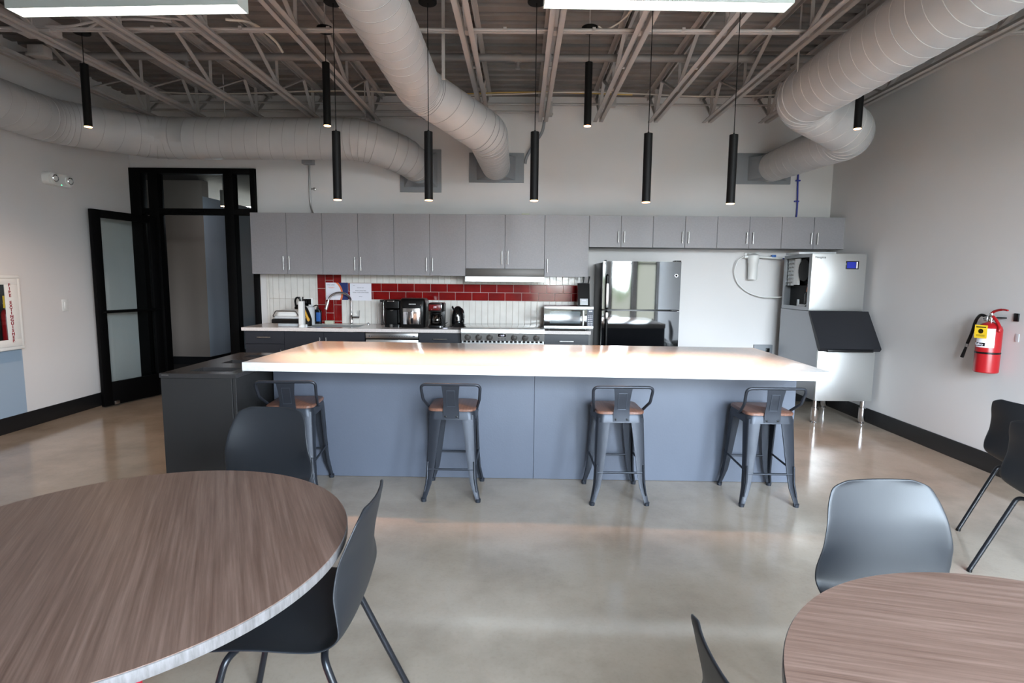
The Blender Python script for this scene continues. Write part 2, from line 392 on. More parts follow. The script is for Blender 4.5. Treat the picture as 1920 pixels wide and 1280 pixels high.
def door():
    # storefront frame in the opening
    x0, x1 = LX+.004, -3.204; y0, y1 = 6.78, 6.9; H = 2.75
    b = BM()
    for q in ((x0, x0+.13, 0, H), (-4.50, -4.385, 0, H), (-3.585, -3.47, 0, H), (x1-.06, x1, 0, H)): box(b, q[0], q[1], y0, y1, q[2], q[3], .003)
    box(b, x0, x1, y0+.001, y1-.001, H-.06, H, .003); box(b, x0, x1, y0+.002, y1-.002, 2.205, 2.275, .003)
    for q in ((x0, -4.4), (-3.55, x1)): box(b, q[0], q[1], y0+.003, y1-.003, 0, .2, .003)
    d = struct('door_1', b, 'trimblack')
    for i, q in enumerate(((x0+.13, -4.5, .2, 2.205), (x0+.13, -4.5, 2.275, H-.06), (-4.385, -3.585, 2.275, H-.06), (-3.47, x1-.06, .2, 2.205), (-3.47, x1-.06, 2.275, H-.06))):
        g = BM(); box(g, q[0], q[1], 6.84, 6.848, q[2], q[3]); obj('glass_pane', g, 'glass', d)
    b = BM(); tube(b, [(-4.2, 6.77, 2.24), (-4.0, 6.72, 2.235), (-3.82, 6.765, 2.24)], .012, .02); box(b, -4.22, -3.98, 6.75, 6.785, 2.215, 2.26, .004)
    obj('door_closer', b, 'trimblack', d)
    # open leaf, hinged on the left mullion and folded back towards the left wall
    hx, hy = -4.42, 6.76; nx, ny = -4.615, 5.98
    L = math.hypot(nx-hx, ny-hy); ang = math.atan2(ny-hy, nx-hx)
    T = Matrix.Translation((hx, hy, 0)) @ Matrix.Rotation(ang, 4, 'Z')
    b = BM(); t = .022; Z0, Z1 = .012, 2.17
    for q in ((0, .1, Z0, Z1), (L-.1, L, Z0, Z1), (.1, L-.1, Z0, .27), (.1, L-.1, Z1-.085, Z1)): tbox(b, T, q[0], q[1], -t, t, q[2], q[3], .003)
    leaf = struct('door_2', b, 'trimblack')
    g = BM(); tbox(g, T, .1, L-.1, -.004, .004, .27, Z1-.085); obj('glass_pane', g, 'glass', leaf)
    g = BM()
    for s in (-1, 1):
        c = [T @ Vector(p) for p in ((.06, s*t, 1.06), (.06, s*.06, 1.06), (L-.05, s*.06, 1.06), (L-.05, s*t, 1.06))]; tube(g, c, .013, .012)
    obj('push_bar', g, 'trimblack', leaf)
    g = BM(); cyl(g, T @ Vector((L-.05, -.05, .87)), T @ Vector((L-.05, .05, .87)), .016); obj('lock_cylinder', g, 'trimblack', leaf)
    g = BM(); tbox(g, T, L-.16, L-.10, .022, .05, .02, .06, .008); obj('floor_bolt', g, 'nickel', leaf)
door()

# bluish shade painted as a sheet on the left wall, beneath the extinguisher cabinet
b = BM(); box(b, LX, LX+.004, 3.6, 5.16, .15, .76); o = struct('wall_shade', b, 'blueshade')

# ------------------------------------------------------------------ roof joists
JX = [-4.22, -3.66, -2.99, -2.35, -1.68, -1.05, -.42, .23, .855, 1.475, 2.09, 2.725, 3.44]
def joists():
    zb, zt = 3.25, DECK; y0, y1 = WY, 6.58
    def angle(b, x, s, y0, y1, up=True):
        za = zb if up else zt
        k = 1 if up else -1
        box(b, min(x+s*.014, x+s*.056), max(x+s*.014, x+s*.056), y0, y1, min(za, za+k*.006), max(za, za+k*.006))
        box(b, min(x+s*.014, x+s*.020), max(x+s*.014, x+s*.020), y0, y1, min(za, za+k*.042), max(za, za+k*.042))
    names = ['first', 'second', 'third', 'fourth', 'fifth', 'sixth', 'seventh', 'eighth', 'ninth', 'tenth', 'eleventh', 'twelfth', 'thirteenth']
    def bar(b, p, q, w=.016, th=.006):
        p, q = Vector(p), Vector(q); d = q-p; u = Vector((1, 0, 0)); v = d.normalized().cross(u)
        r = lambda c: [c+u*w+v*th, c-u*w+v*th, c-u*w-v*th, c+u*w-v*th]
        loft(b, [r(p), r(q)])
    root = thing('roof_joist', 'x', 'joist', (0, 6.8, 3.25), 'open web steel joists under the roof deck')
    b = BM(); angle(b, 0, 1, y0, y1); angle(b, 0, -1, y0, y1)
    for y in [5.0, 3.8, 2.6, 1.4]: cyl(b, (0-.02, y, zb+.02), (.02, y, zb+.02), .012, seg=8)
    obj('bottom_chord', b, 'steel', root)
    b = BM(); angle(b, 0, 1, y0, 6.819, False); angle(b, 0, -1, y0, 6.819, False); obj('top_chord', b, 'steel', root)
    b = BM(); Y = 5.58; bar(b, (0, 6.76, zt-.03), (0, 6.42, zb+.02)); bar(b, (0, 6.42, zb+.02), (0, 6.19, zt-.03)); bar(b, (0, 6.46, zb+.02), (0, 6.44, zt-.03))
    while Y > WY+.5:
        bar(b, (0, Y, zb+.02), (0, Y+.61, zt-.03)); bar(b, (0, Y-.0, zb+.02), (0, Y-.61, zt-.03)); bar(b, (0, Y-.06, zb+.02), (0, Y-.06, zt-.03), .012)
        Y -= 1.22
    obj('web', b, 'steel', root)
    for i, x in enumerate(JX):
        lab = 'grey painted open web steel joist under the roof deck, %s from the left wall' % names[i]
        if i == 0: root.location.x = x; root['label'] = lab; first = root
        else: dup(first, (x, 6.8, 3.25), 0, lab)
joists()

# ------------------------------------------------------------------ ducts
def duct_mesh(path, rads, ring=.13, seg=56, R=.30, bends=4, slant=.045):
    """path corners, radius per corner; seams as raised rings on straights and at the gores of elbows"""
    P = [Vector(p) for p in path]; F = fillet(P, R, bends); n = len(F)
    # radius along the path
    cum = [0]
    for a, b in zip(F, F[1:]): cum.append(cum[-1]+(b-a).length)
    key = []
    for i, p in enumerate(P):
        j = min(range(n), key=lambda k: (F[k]-p).length) if 0 < i < len(P)-1 else (0 if i == 0 else n-1)
        key.append((cum[j], rads[i]))
    def rad(s):
        for (a, ra), (b, rb) in zip(key, key[1:]):
            if s <= b: return ra+(rb-ra)*max(0, (s-a))/max(1e-6, b-a)
        return key[-1][1]
    pts, rr, marks, sl = [], [], [], []
    for i in range(n-1):
        a, b = F[i], F[i+1]; Ls = (b-a).length; d = (b-a)/Ls if Ls else Vector((0, 0, 1))
        if i == 0: pts.append(a); rr.append(rad(0)); marks.append(0); sl.append(0)
        k = max(1, int(Ls/ring)) if Ls > ring*1.5 else 1
        for j in range(1, k+1):
            s = Ls*j/k
            if i == n-2 and j == k: pts.append(b); rr.append(rad(cum[-1])); marks.append(0); sl.append(0); break
            strong = Ls < ring*1.5 or j == k
            h = .004 if strong else .0018; w = .0045 if strong else .0026
            for ds, dh in ((-w, 0), (-w*.5, h), (w*.5, h), (w, 0)):
                pts.append(a+d*(s+ds)); rr.append(rad(cum[i]+s+ds)+dh); marks.append(1 if dh and ds < 0 else 0); sl.append(0 if strong or k == 1 else slant)
    b = BM(); sweep(b, pts, rr, seg, marks=marks, slant=sl); return b
def collar(x, y, z, w, h, r, name, root):
    """square-to-round transition from the wall plate to the duct"""
    b = BM(); n = 32; sq = []
    for k in range(n):
        a = 2*PI*k/n+PI/4; c, s = math.cos(a), math.sin(a); m = max(abs(c), abs(s)); sq.append((c/m*w/2, s/m*h/2))
    A = [Vector((x+u, BY-.022, z+v)) for u, v in sq]
    B = [Vector((x+r*math.cos(2*PI*k/n+PI/4), y, z+r*math.sin(2*PI*k/n+PI/4))) for k in range(n)]
    loft(b, [A, B]); obj('transition_collar', b, 'patch', root)
def ducts():
    t = thing('air_duct', 'round grey duct along the top of the back wall, bending onto the left wall', 'duct', (-1.25, 6.79, 2.5), 'round ceiling ducts')
    obj('duct_run', duct_mesh([(-4.50, -1.2, 2.92), (-4.50, 5.45, 2.92), (-3.95, 6.15, 2.94), (-1.75, 6.17, 2.95), (-1.27, 6.45, 2.82), (-1.24, 6.70, 2.76)], [.205, .205, .215, .215, .20, .175], R=.45, bends=4), ['duct', 'seammid'], t)
    b = BM(); box(b, -1.46, -.965, BY-.02, BY, 2.49, 2.99, .003); obj('wall_plate', b, 'patch', t); collar(-1.21, 6.68, 2.75, .40, .40, .175, 'c', t)
    for x, y in ((-3.2, 6.15), (-1.7, 6.2)):
        b = BM(); cyl(b, (x, y, 3.1), (x, y, DECK), .006, seg=8); obj('hanger_rod', b, 'steel', t)
    t = thing('air_duct', 'round grey duct overhead in the centre, bending down to the middle wall plate', 'duct', (-.31, 6.79, 2.6), 'round ceiling ducts')
    obj('duct_run', duct_mesh([(-.815, -1.2, 3.0), (-.845, 4.72, 3.0), (-.33, 5.32, 2.80), (-.31, 6.72, 2.78)], [.176, .180, .192, .165], R=.26, bends=4), ['duct', 'seam'], t)
    b = BM(); box(b, -.632, .022, BY-.02, BY, 2.61, 2.955, .003); obj('wall_plate', b, 'patch', t); collar(-.31, 6.66, 2.775, .46, .27, .17, 'c', t)
    for x in (-.98, -.62):
        b = BM(); box(b, x-.012, x+.012, 4.5, 4.52, 3.0, DECK); obj('hanger_strap', b, 'steel', t)
    t = thing('air_duct', 'thick round grey duct at the upper right with a zigzag elbow', 'duct', (2.85, 6.79, 2.6), 'round ceiling ducts')
    obj('duct_run', duct_mesh([(2.32, -1.2, 3.0), (2.35, 4.95, 3.0), (3.00, 5.25, 2.80), (2.90, 6.72, 2.79)], [.218, .222, .205, .165], R=.24, bends=4), ['duct', 'seamlight'], t)
    b = BM(); box(b, 2.525, 3.18, BY-.02, BY, 2.615, 2.97, .003); obj('wall_plate', b, 'patch', t); collar(2.9, 6.66, 2.79, .46, .27, .17, 'c', t)
    b = BM(); cyl(b, (2.15, 4.6, 3.1), (2.15, 4.6, DECK), .007, seg=8); obj('hanger_rod', b, 'steel', t)
ducts()

# ------------------------------------------------------------------ pipes, conduit and cables under the deck
def pipes():
    b = BM(); box(b, LX, RX, 4.37, 4.40, 3.293, 3.299); box(b, LX, RX, 4.395, 4.40, 3.299, 3.325); cyl(b, (LX, 4.36, 3.305), (RX, 4.36, 3.305), .011, seg=10)
    x = LX+.3
    while x < RX: box(b, x-.012, x+.012, 4.345, 4.38, 3.295, 3.32); x += .33
    tag(obj('bridging_angle', b, 'steel', origin=(0, 4.38, 3.29)), 'thin steel bridging bar with clipped conduit crossing the joists near the lamps', 'brace')
    b = BM(); cyl(b, (LX, 5.32, 3.47), (RX, 5.32, 3.47), .032, seg=20)
    for x in (-3.1, -.05, 2.4):
        cyl(b, (x-.03, 5.32, 3.47), (x+.03, 5.32, 3.47), .042, seg=20); cyl(b, (x, 5.32, 3.45), (x, 5.32, 3.38), .014, seg=10)
        cyl(b, (x, 5.32, 3.38), (x, 5.32, 3.372), .024, seg=12)
    tag(obj('sprinkler_pipe', b, 'pipegrey', origin=(0, 5.32, 3.45)), 'grey sprinkler pipe running across the ceiling through the joist webs', 'pipe')
    b = BM(); cyl(b, (-4.3, 6.62, 3.455), (3.2, 6.62, 3.455), .014, seg=12)
    tag(obj('conduit', b, 'steel', origin=(0, 6.62, 3.44)), 'longest straight grey conduit near the back wall, uppermost of the three', 'conduit', 'conduits along the back wall')
    b = BM(); cyl(b, (-4.3, 6.64, 3.375), (.25, 6.64, 3.375), .014, seg=12)
    tag(obj('conduit', b, 'steel', origin=(0, 6.64, 3.36)), 'grey conduit just below the uppermost one, ending at the square junction box', 'conduit', 'conduits along the back wall')
    b = BM(); cyl(b, (-2.3, 6.55, 3.285), (-1.06, 6.55, 3.285), .012, seg=12)
    tag(obj('conduit', b, 'steel', origin=(-1.6, 6.55, 3.28)), 'short low grey conduit behind the front pendants, ending at the tilted junction box', 'conduit', 'conduits along the back wall')
    def jbox(x, y, z, w, h, d, label, rot=0):
        t = thing('junction_box', label, 'junction box', (x, y, z-h/2), 'junction boxes under the ceiling')
        T = Matrix.Translation((x, y, z)) @ Matrix.Rotation(rot, 4, 'Y')
        b = BM(); tbox(b, T, -w/2, w/2, -d/2, d/2, -h/2, h/2, .006); obj('box_body', b, 'steel', t)
        b = BM(); tbox(b, T, -w/2-.008, w/2+.008, -d/2-.01, -d/2, -h/2-.004, -h/2+.02, .003); tbox(b, T, -.03, .03, -d/2-.004, -d/2, -.025, .025, .002); obj('cover', b, 'steel', t)
        return t
    jbox(-1.0, 6.5, 3.28, .13, .11, .08, 'grey tilted junction box with two hoop cables beside the centre duct', .35)
    jbox(.28, 6.58, 3.39, .11, .15, .09, 'grey square junction box above the bent flexible conduit')
    jbox(.975, 6.5, 3.44, .13, .09, .08, 'small grey junction box on the ninth joist near the back wall')
    jbox(-3.7, 4.42, 3.33, .26, .11, .13, 'large grey junction box with white whips by the far left ceiling lamp')
    jbox(-4.15, 4.95, 3.36, .14, .09, .1, 'grey junction box in the dark corner above the left duct')
    b = BM(); sweep(b, spline([(.25, 6.62, 3.28), (.22, 6.66, 3.15), (.12, 6.74, 3.02), (.05, 6.79, 2.9), (.035, 6.80, 2.83)]), .017, 10)
    tag(obj('flexible_conduit', b, 'patch', origin=(.03, 6.79, 2.82)), 'bent grey flexible conduit dropping from the square junction box to the wall', 'conduit')
    for s, q in ((-1, 'left'), (1, 'right')):
        b = BM(); sweep(b, spline([(-1.0+s*.06, 6.44, 3.33), (-1.0+s*.13, 6.44, 3.36), (-1.0+s*.16, 6.44, 3.29), (-1.0+s*.11, 6.44, 3.235), (-1.0+s*.06, 6.44, 3.25)]), .006, 8)
        tag(obj('hoop_cable', b, 'patch', origin=(-1, 6.44, 3.23)), 'looped grey cable on the %s side of the tilted junction box' % q, 'cable')
    def cable(pts, r, m, label, name='loose_cable'):
        b = BM(); sweep(b, spline(pts), r, 8); tag(obj(name, b, m, origin=tuple(pts[0])), label, 'cable', 'cables draped under the deck')
    cable([(x, 6.35, 3.485+.02*math.sin(x*2.3)) for x in [-4.2+.5*i for i in range(15)]], .008, 'cablewhite', 'white cable sagging between joists near the back wall')
    cable([(x, 6.38, 3.50+.012*math.sin(x*2.9+1)) for x in [-2.4+.45*i for i in range(9)]], .007, 'cableyellow', 'yellow cable sagging between joists near the back wall')
    cable([(-3.58, 4.38, 3.33), (-3.3, 4.36, 3.30), (-3.15, 4.33, 3.34), (-2.9, 4.3, 3.345), (-2.6, 4.3, 3.33)], .010, 'steel', 'upper flexible whip leaving the large junction box')
    cable([(-3.58, 4.34, 3.315), (-3.35, 4.28, 3.285), (-3.1, 4.22, 3.30), (-2.9, 4.22, 3.345), (-2.5, 4.3, 3.34)], .010, 'steel', 'lower flexible whip bending below the large junction box')
    cable([(-2.2, 4.3, 3.345), (-2.05, 4.4, 3.36), (-1.98, 4.62, 3.33), (-1.97, 4.75, 3.29)], .010, 'cablewhite', 'short white cable curving beside the fourth joist')
    cable([(.1, 3.6, 3.45), (.2, 3.7, 3.36), (.38, 3.78, 3.33), (.6, 3.75, 3.38), (.85, 3.7, 3.36)], .007, 'cablewhite', 'white cable loop behind the right ceiling lamp')
    cable([(.55, 4.36, 3.33), (.62, 4.38, 3.32), (.75, 4.3, 3.38), (.82, 4.0, 3.46)], .006, 'cablewhite', 'thin white cable rising from the middle rear pendant')
    cable([(-1.5, 3.9, 3.5), (-1.42, 4.0, 3.42), (-1.3, 4.15, 3.36)], .008, 'cablewhite', 'short white cable beside the left ceiling lamp')
pipes()

# ------------------------------------------------------------------ lamps
def linear_lamp(x0, x1, y0, y1, z, rot, label):
    t = thing('linear_lamp', label, 'ceiling lamp', ((x0+x1)/2, (y0+y1)/2, z), 'long white ceiling lamps')
    cx, cy = (x0+x1)/2, (y0+y1)/2; T = Matrix.Translation((cx, cy, z)) @ Matrix.Rotation(rot, 4, 'Z'); a, c = (x1-x0)/2, (y1-y0)/2
    b = BM()
    tbox(b, T, -a, a, -c, -c+.005, -.001, .085); tbox(b, T, -a, a, c-.005, c, -.001, .085)
    tbox(b, T, -a, -a+.005, -c+.005, c-.005, -.001, .085); tbox(b, T, a-.005, a, -c+.005, c-.005, -.001, .085)
    obj('housing', b, 'lightbody', t)
    b = BM(); tbox(b, T, -a+.005, a-.005, -c+.005, c-.005, .001, .006); obj('diffuser', b, 'lamp_face', t)
    b = BM(); tbox(b, T, -a+.005, a-.005, -c+.005, c-.005, .076, .08); obj('top_lens', b, 'lamp_up', t)
    b = BM()
    for s in (-1, 1): p = T @ Vector((s*(a-.12), 0, .08)); cyl(b, p, (p.x, p.y, DECK), .0015, seg=6)
    obj('suspension_wire', b, 'steel', t)
linear_lamp(-2.605, -1.402, 2.893, 2.995, 2.79, -.04, 'long white box lamp hanging at the upper left of the room')
linear_lamp(.095, 1.293, 2.825, 2.925, 2.79, .028, 'long glowing white box lamp hanging right of the centre duct')

def pendant_proto(L, drop, base):
    r = .029; t = thing('pendant_light', 'x', 'pendant light', (0, 0, 0))
    b = BM(); cyl(b, (0, 0, 0), (0, 0, L), r, seg=28)
    b2 = BM(); lathe(b2, [(r, 0), (r, L), (.006, L+.002), (.006, L+.012)], seg=28); b.free(); b = b2
    obj('tube_shade', b, 'blackmat', t)
    b = BM(); lathe(b, [(r-.003, -.004), (r-.001, .002), (r-.004, .006)], seg=24); obj('lens', b, 'bulb', t)
    b = BM(); cyl(b, (0, 0, L), (0, 0, L+drop), .003, seg=8); obj('cord', b, 'blackmat', t)
    b = BM(); lathe(b, [(.058, 0), (.062, .004), (.062, .03), (.055, .034)], c=(0, 0, L+drop), seg=28); obj('canopy', b, 'blackmat', t)
    b = BM(); cyl(b, (0, 0, L+drop+.034), (0, 0, DECK-base), .005, seg=8); obj('support_rod', b, 'steel', t)
    ld = bpy.data.lights.new('spot_bulb', 'SPOT'); ld.energy = PENDANT_W; ld.color = (1, .52, .28); ld.spot_size = math.radians(62); ld.spot_blend = 1.0; ld.shadow_soft_size = .022
    o = bpy.data.objects.new('spot_bulb', ld); COL.objects.link(o); o.parent = t; o.location = (0, 0, -.02)
    return t
def pendants():
    g = 'black tube pendants over the island'
    A = [(-1.29, 3.96, 2.005, 'black tube pendant over the island, leftmost of the low front row'),
         (-.650, 3.96, 2.007, 'black tube pendant over the island in front of the left wall plate'),
         (.085, 3.96, 2.01, 'black tube pendant over the island, middle of the low front row'),
         (.863, 3.96, 2.005, 'black tube pendant over the island, second from right of the low front row'),
         (1.446, 3.96, 2.0, 'black tube pendant over the island, rightmost of the low front row')]
    p = pendant_proto(.46, 3.30-2.005-.46, 2.0)
    for i, (x, y, z, lab) in enumerate(A):
        if i == 0: p.location = (x, y, z); p['label'] = lab; p['group'] = g
        else: dup(p, (x, y, z), 0, lab)
    g = 'black tube pendants hung high behind'
    B = [(-3.47, 4.55, 2.64, 'high black tube pendant at far left before the curved duct'),
         (-1.55, 4.55, 2.66, 'high black tube pendant beside the leftmost low one, before the left duct'),
         (.51, 4.55, 2.67, 'high black tube pendant hanging alone before the blank back wall'),
         (2.66, 4.62, 2.68, 'high black tube pendant at far right half hidden by the thick duct')]
    q = pendant_proto(.475, 3.365-2.66-.475, 2.66)
    for i, (x, y, z, lab) in enumerate(B):
        if i == 0: q.location = (x, y, z); q['label'] = lab; q['group'] = g
        else: dup(q, (x, y, z), 0, lab)
    for c in q.children:                     # the left lamp has a flood bulb that washes the wall and floor
        if c.type == 'LIGHT': c.data = c.data.copy(); c.data.spot_size = math.radians(140); c.data.energy = 44; c.data.color = (1, .68, .46)
    b = BM(); t = thing('hall_pendant', 'small white cylinder lamp glowing in the hall beyond the glass transom', 'pendant light', (-4.50, 8.5, 2.52))
    cyl(b, (-4.50, 8.5, 2.52), (-4.50, 8.5, 2.75), .045, seg=20); cyl(b, (-4.50, 8.5, 2.75), (-4.50, 8.5, 3.0), .006, seg=8); obj('tube_shade', b, 'offwhite', t)
    b = BM(); lathe(b, [(.04, 2.512), (.04, 2.52)], c=(-4.50, 8.5, 0), seg=20); obj('lens', b, 'bulb', t)
    ld = bpy.data.lights.new('spot_bulb', 'POINT'); ld.energy = 4; ld.color = (.85, .92, 1); ld.shadow_soft_size = .05
    o = bpy.data.objects.new('spot_bulb', ld); COL.objects.link(o); o.parent = t; o.location = (0, 0, -.05)
pendants()

# ------------------------------------------------------------------ backsplash (tiles are part of the wall finish)
def backsplash():
    X0, X1, Z0, Z1 = -3.12, .76, .90, 1.505; yb = BY-.006
    b = BM(); box(b, X0, X1, yb, BY, Z0-.02, Z1); root = struct('trim_2', b, 'grout')
    RC = (-2.493, -2.198); RB = (1.200, 1.401); RX1 = .755
    w = BM(); r = BM(); g = .0022
    def tile(b, x0, x1, z0, z1):
        if x1-x0 > .012 and z1-z0 > .012: box(b, x0+g, x1-g, yb-.007, yb, z0+g, z1-g, .0022, 1)
    tw = .0755
    def field(xa, xb, za, zb):
        x = X0+math.floor((xa-X0)/tw)*tw
        while x < xb:
            z = Z0
            for zz in ((.90, 1.20), (1.20, 1.505)):
                tile(w, max(x, xa), min(x+tw, xb), max(zz[0], za), min(zz[1], zb))
            x += tw
    field(X0+.03, RC[0], Z0, Z1); field(RC[1], X1, Z0, RB[0]); field(RC[1], X1, RB[1], Z1)
    box(w, X0, X0+.028, yb-.008, yb, Z0, Z1, .002)
    for i, x in enumerate((RC[0], RC[0]+.0985, RC[0]+.197)):
        z = Z0-.2+(.03, -.07, .03)[i]
        while z < Z1: tile(r, x, x+.0985, max(z, Z0), min(z+.2, Z1)); z += .2
    for j, z in enumerate((RB[0], RB[0]+.1)):
        x = RC[1]-(.118 if j else .018)
        while x < RX1: tile(r, max(x, RC[1]), min(x+.2025, RX1), z, z+.1); x += .2025
    obj('white_tiles', w, 'whitetile', root); obj('red_tiles', r, 'redtile', root)
    b = BM(); box(b, X1-.005, X1, yb-.009, yb, Z0, Z1); obj('edge_strip', b, 'nickel', root)
backsplash()

# ------------------------------------------------------------------ cabinets
def bar_handle(p, axis, L, parent, y):
    b = BM(); x, z = p; r = .0055; o = .03
    if axis == 'z':
        cyl(b, (x, y-o, z-L/2), (x, y-o, z+L/2), r, seg=12)
        for s in (-1, 1): cyl(b, (x, y, z+s*L*.36), (x, y-o, z+s*L*.36), .004, seg=8)
    else:
        cyl(b, (x-L/2, y-o, z), (x+L/2, y-o, z), r, seg=12)
        for s in (-1, 1): cyl(b, (x+s*L*.36, y, z), (x+s*L*.36, y-o, z), .004, seg=8)
    obj('handle', b, 'nickel', parent)
YC = 6.49
def wall_cab(x0, x1, z0, z1, doors, hand, label, group, HL=.155):
    t = thing('wall_cabinet', label, 'cabinet', ((x0+x1)/2, BY, z0), group)
    b = BM(); box(b, x0+.001, x1-.001, YC+.02, BY-.001, z0+.002, z1); obj('body', b, 'cabin', t)
    w = (x1-x0)/doors
    for i in range(doors):
        a, c = x0+i*w, x0+(i+1)*w; b = BM(); box(b, a+.0018, c-.0018, YC, YC+.019, z0, z1, .0012, 1); d = obj('door', b, 'cab', t)
        hx = (c-.035 if i == 0 else a+.035) if doors == 2 else a+.035
        bar_handle((hx, z0+.05+HL/2), 'z', HL, d, YC)
    return t
def wall_cabs():
    x = -3.138; zt = 2.2; g = 'grey laminate wall cabinets'; w = .8322
    labs = ['tall grey wall cabinet at the left end, above the panini press', 'tall grey wall cabinet above the faucet and the two posted papers', 'tall grey wall cabinet above the air fryer and kettle']
    for i in range(3): wall_cab(x+i*w, x+(i+1)*w, 1.497, zt, 2, None, labs[i], g)
    xh = x+3*w; wall_cab(xh, xh+.91, 1.585, zt, 2, None, 'grey double-door wall cabinet directly above the range hood', g)
    xs = xh+.91; wall_cab(xs, xs+.51, 1.497, zt, 1, None, 'single-door grey wall cabinet above the microwave', g)
    xq = xs+.51; k = .7306
    labs = ['short grey wall cabinet over the black fridge', 'short grey wall cabinet over the blank wall right of the fridge', 'short grey wall cabinet above the white water filter', 'short grey wall cabinet at the right end, above the ice machine']
    for i in range(4): wall_cab(xq+i*k, xq+(i+1)*k-(.003 if i == 3 else 0), 1.843, zt, 2, None, labs[i], g, .13)
    t = thing('range_hood', 'slim stainless range hood with dark front under the grey cabinets', 'range hood', ((xh+xh+.91)/2, BY-.01, 1.43))
    b = BM(); prism(b, [(BY-.012, 1.583), (6.47, 1.583), (6.47, 1.49), (6.39, 1.49), (6.386, 1.435), (BY-.012, 1.435)], 'x', xh+.003, xh+.907); obj('hood_body', b, 'stainless', t)
    b = BM(); box(b, xh+.003, xh+.907, 6.462, 6.4695, 1.494, 1.583, .001); obj('upper_panel', b, 'darkmetal', t)
    b = BM(); box(b, xh+.12, xh+.79, 6.45, 6.75, 1.43, 1.436); obj('filter', b, 'darkmetal', t)
    return xh
XH = wall_cabs()
b = BM(); box(b, 0.0, .09, 6.52, 6.6, 2.2, 2.222, .003); tag(obj('small_box', b, 'sponge', origin=(.045, 6.56, 2.2)), 'tiny flat beige box lying on top of the wall cabinets', 'box')

YB = 6.185
def base_cab(x0, x1, parts, label, top=.86):
    t = thing('base_cabinet', label, 'cabinet', ((x0+x1)/2, BY, 0), 'charcoal base cabinets')
    b = BM()
    z1 = top
    if any(p[0] == 'sink' for p in parts): z1 = .64
    box(b, x0+.001, x1-.001, YB+.02, BY-.02, .1, z1); box(b, x0+.001, x1-.001, YB+.08, BY-.02, 0, .1); obj('body', b, 'base', t)
    for kind, a, c, z0, z1, h in parts:
        if kind == 'sink': kind = 'door'
        b = BM(); box(b, a+.0015, c-.0015, YB, YB+.019, z0+.0015, z1-.0015, .001, 1); d = obj(kind, b, 'base', t)
        if h == 'h': bar_handle(((a+c)/2, (z0+z1)/2+.005), 'x', .155, d, YB)
        elif h: bar_handle((c-.035 if h == 'l' else a+.035, z1-.06-.075), 'z', .15, d, YB)
    return t
def base_cabs():
    a, c = -3.10, -2.655
    base_cab(a, c, [('drawer', a, c, .715, .855, 'h'), ('door', a, c, .1, .712, 'l')], 'charcoal base cabinet with one drawer at the left end')
    a, c = -2.655, -1.745; m = (a+c)/2-.01
    base_cab(a, c, [('sink', a, m, .1, .855, 'l'), ('sink', m, c, .1, .855, 'r')], 'charcoal double-door base cabinet under the sink')
    a, c = -1.135, -.652
    base_cab(a, c, [('drawer', a, c, .715, .855, 'h'), ('door', a, c, .1, .712, 'l')], 'charcoal base cabinet with drawer between dishwasher and range')
    a, c = .268, .765
    base_cab(a, c, [('drawer', a, c, .70, .855, 'h'), ('door', a, c, .1, .697, 'l')], 'charcoal base cabinet with drawer below the microwave')
    t = thing('dishwasher', 'stainless dishwasher with a control strip, between sink and drawer cabinets', 'dishwasher', (-1.44, BY, 0))
    b = BM(); box(b, -1.738, -1.142, YB+.03, BY-.03, .02, .855); obj('tub', b, 'blackplastic', t)
    b = BM(); box(b, -1.735, -1.145, YB+.005, YB+.03, .1, .775, .003); obj('door', b, 'stainless', t)
    b = BM(); box(b, -1.735, -1.145, YB-.005, YB+.03, .79, .85, .004); p = obj('control_panel', b, 'nickel', t)
    b = BM()
    for i in range(9): box(b, -1.47+i*.028, -1.46+i*.028, YB-.0062, YB-.005, .813, .817)
    box(b, -1.205, -1.18, YB-.0062, YB-.005, .808, .822); box(b, -1.70, -1.685, YB-.0062, YB-.005, .808, .822); box(b, -1.675, -1.662, YB-.0062, YB-.005, .808, .82); obj('button_marks', b, 'ink', p)
base_cabs()
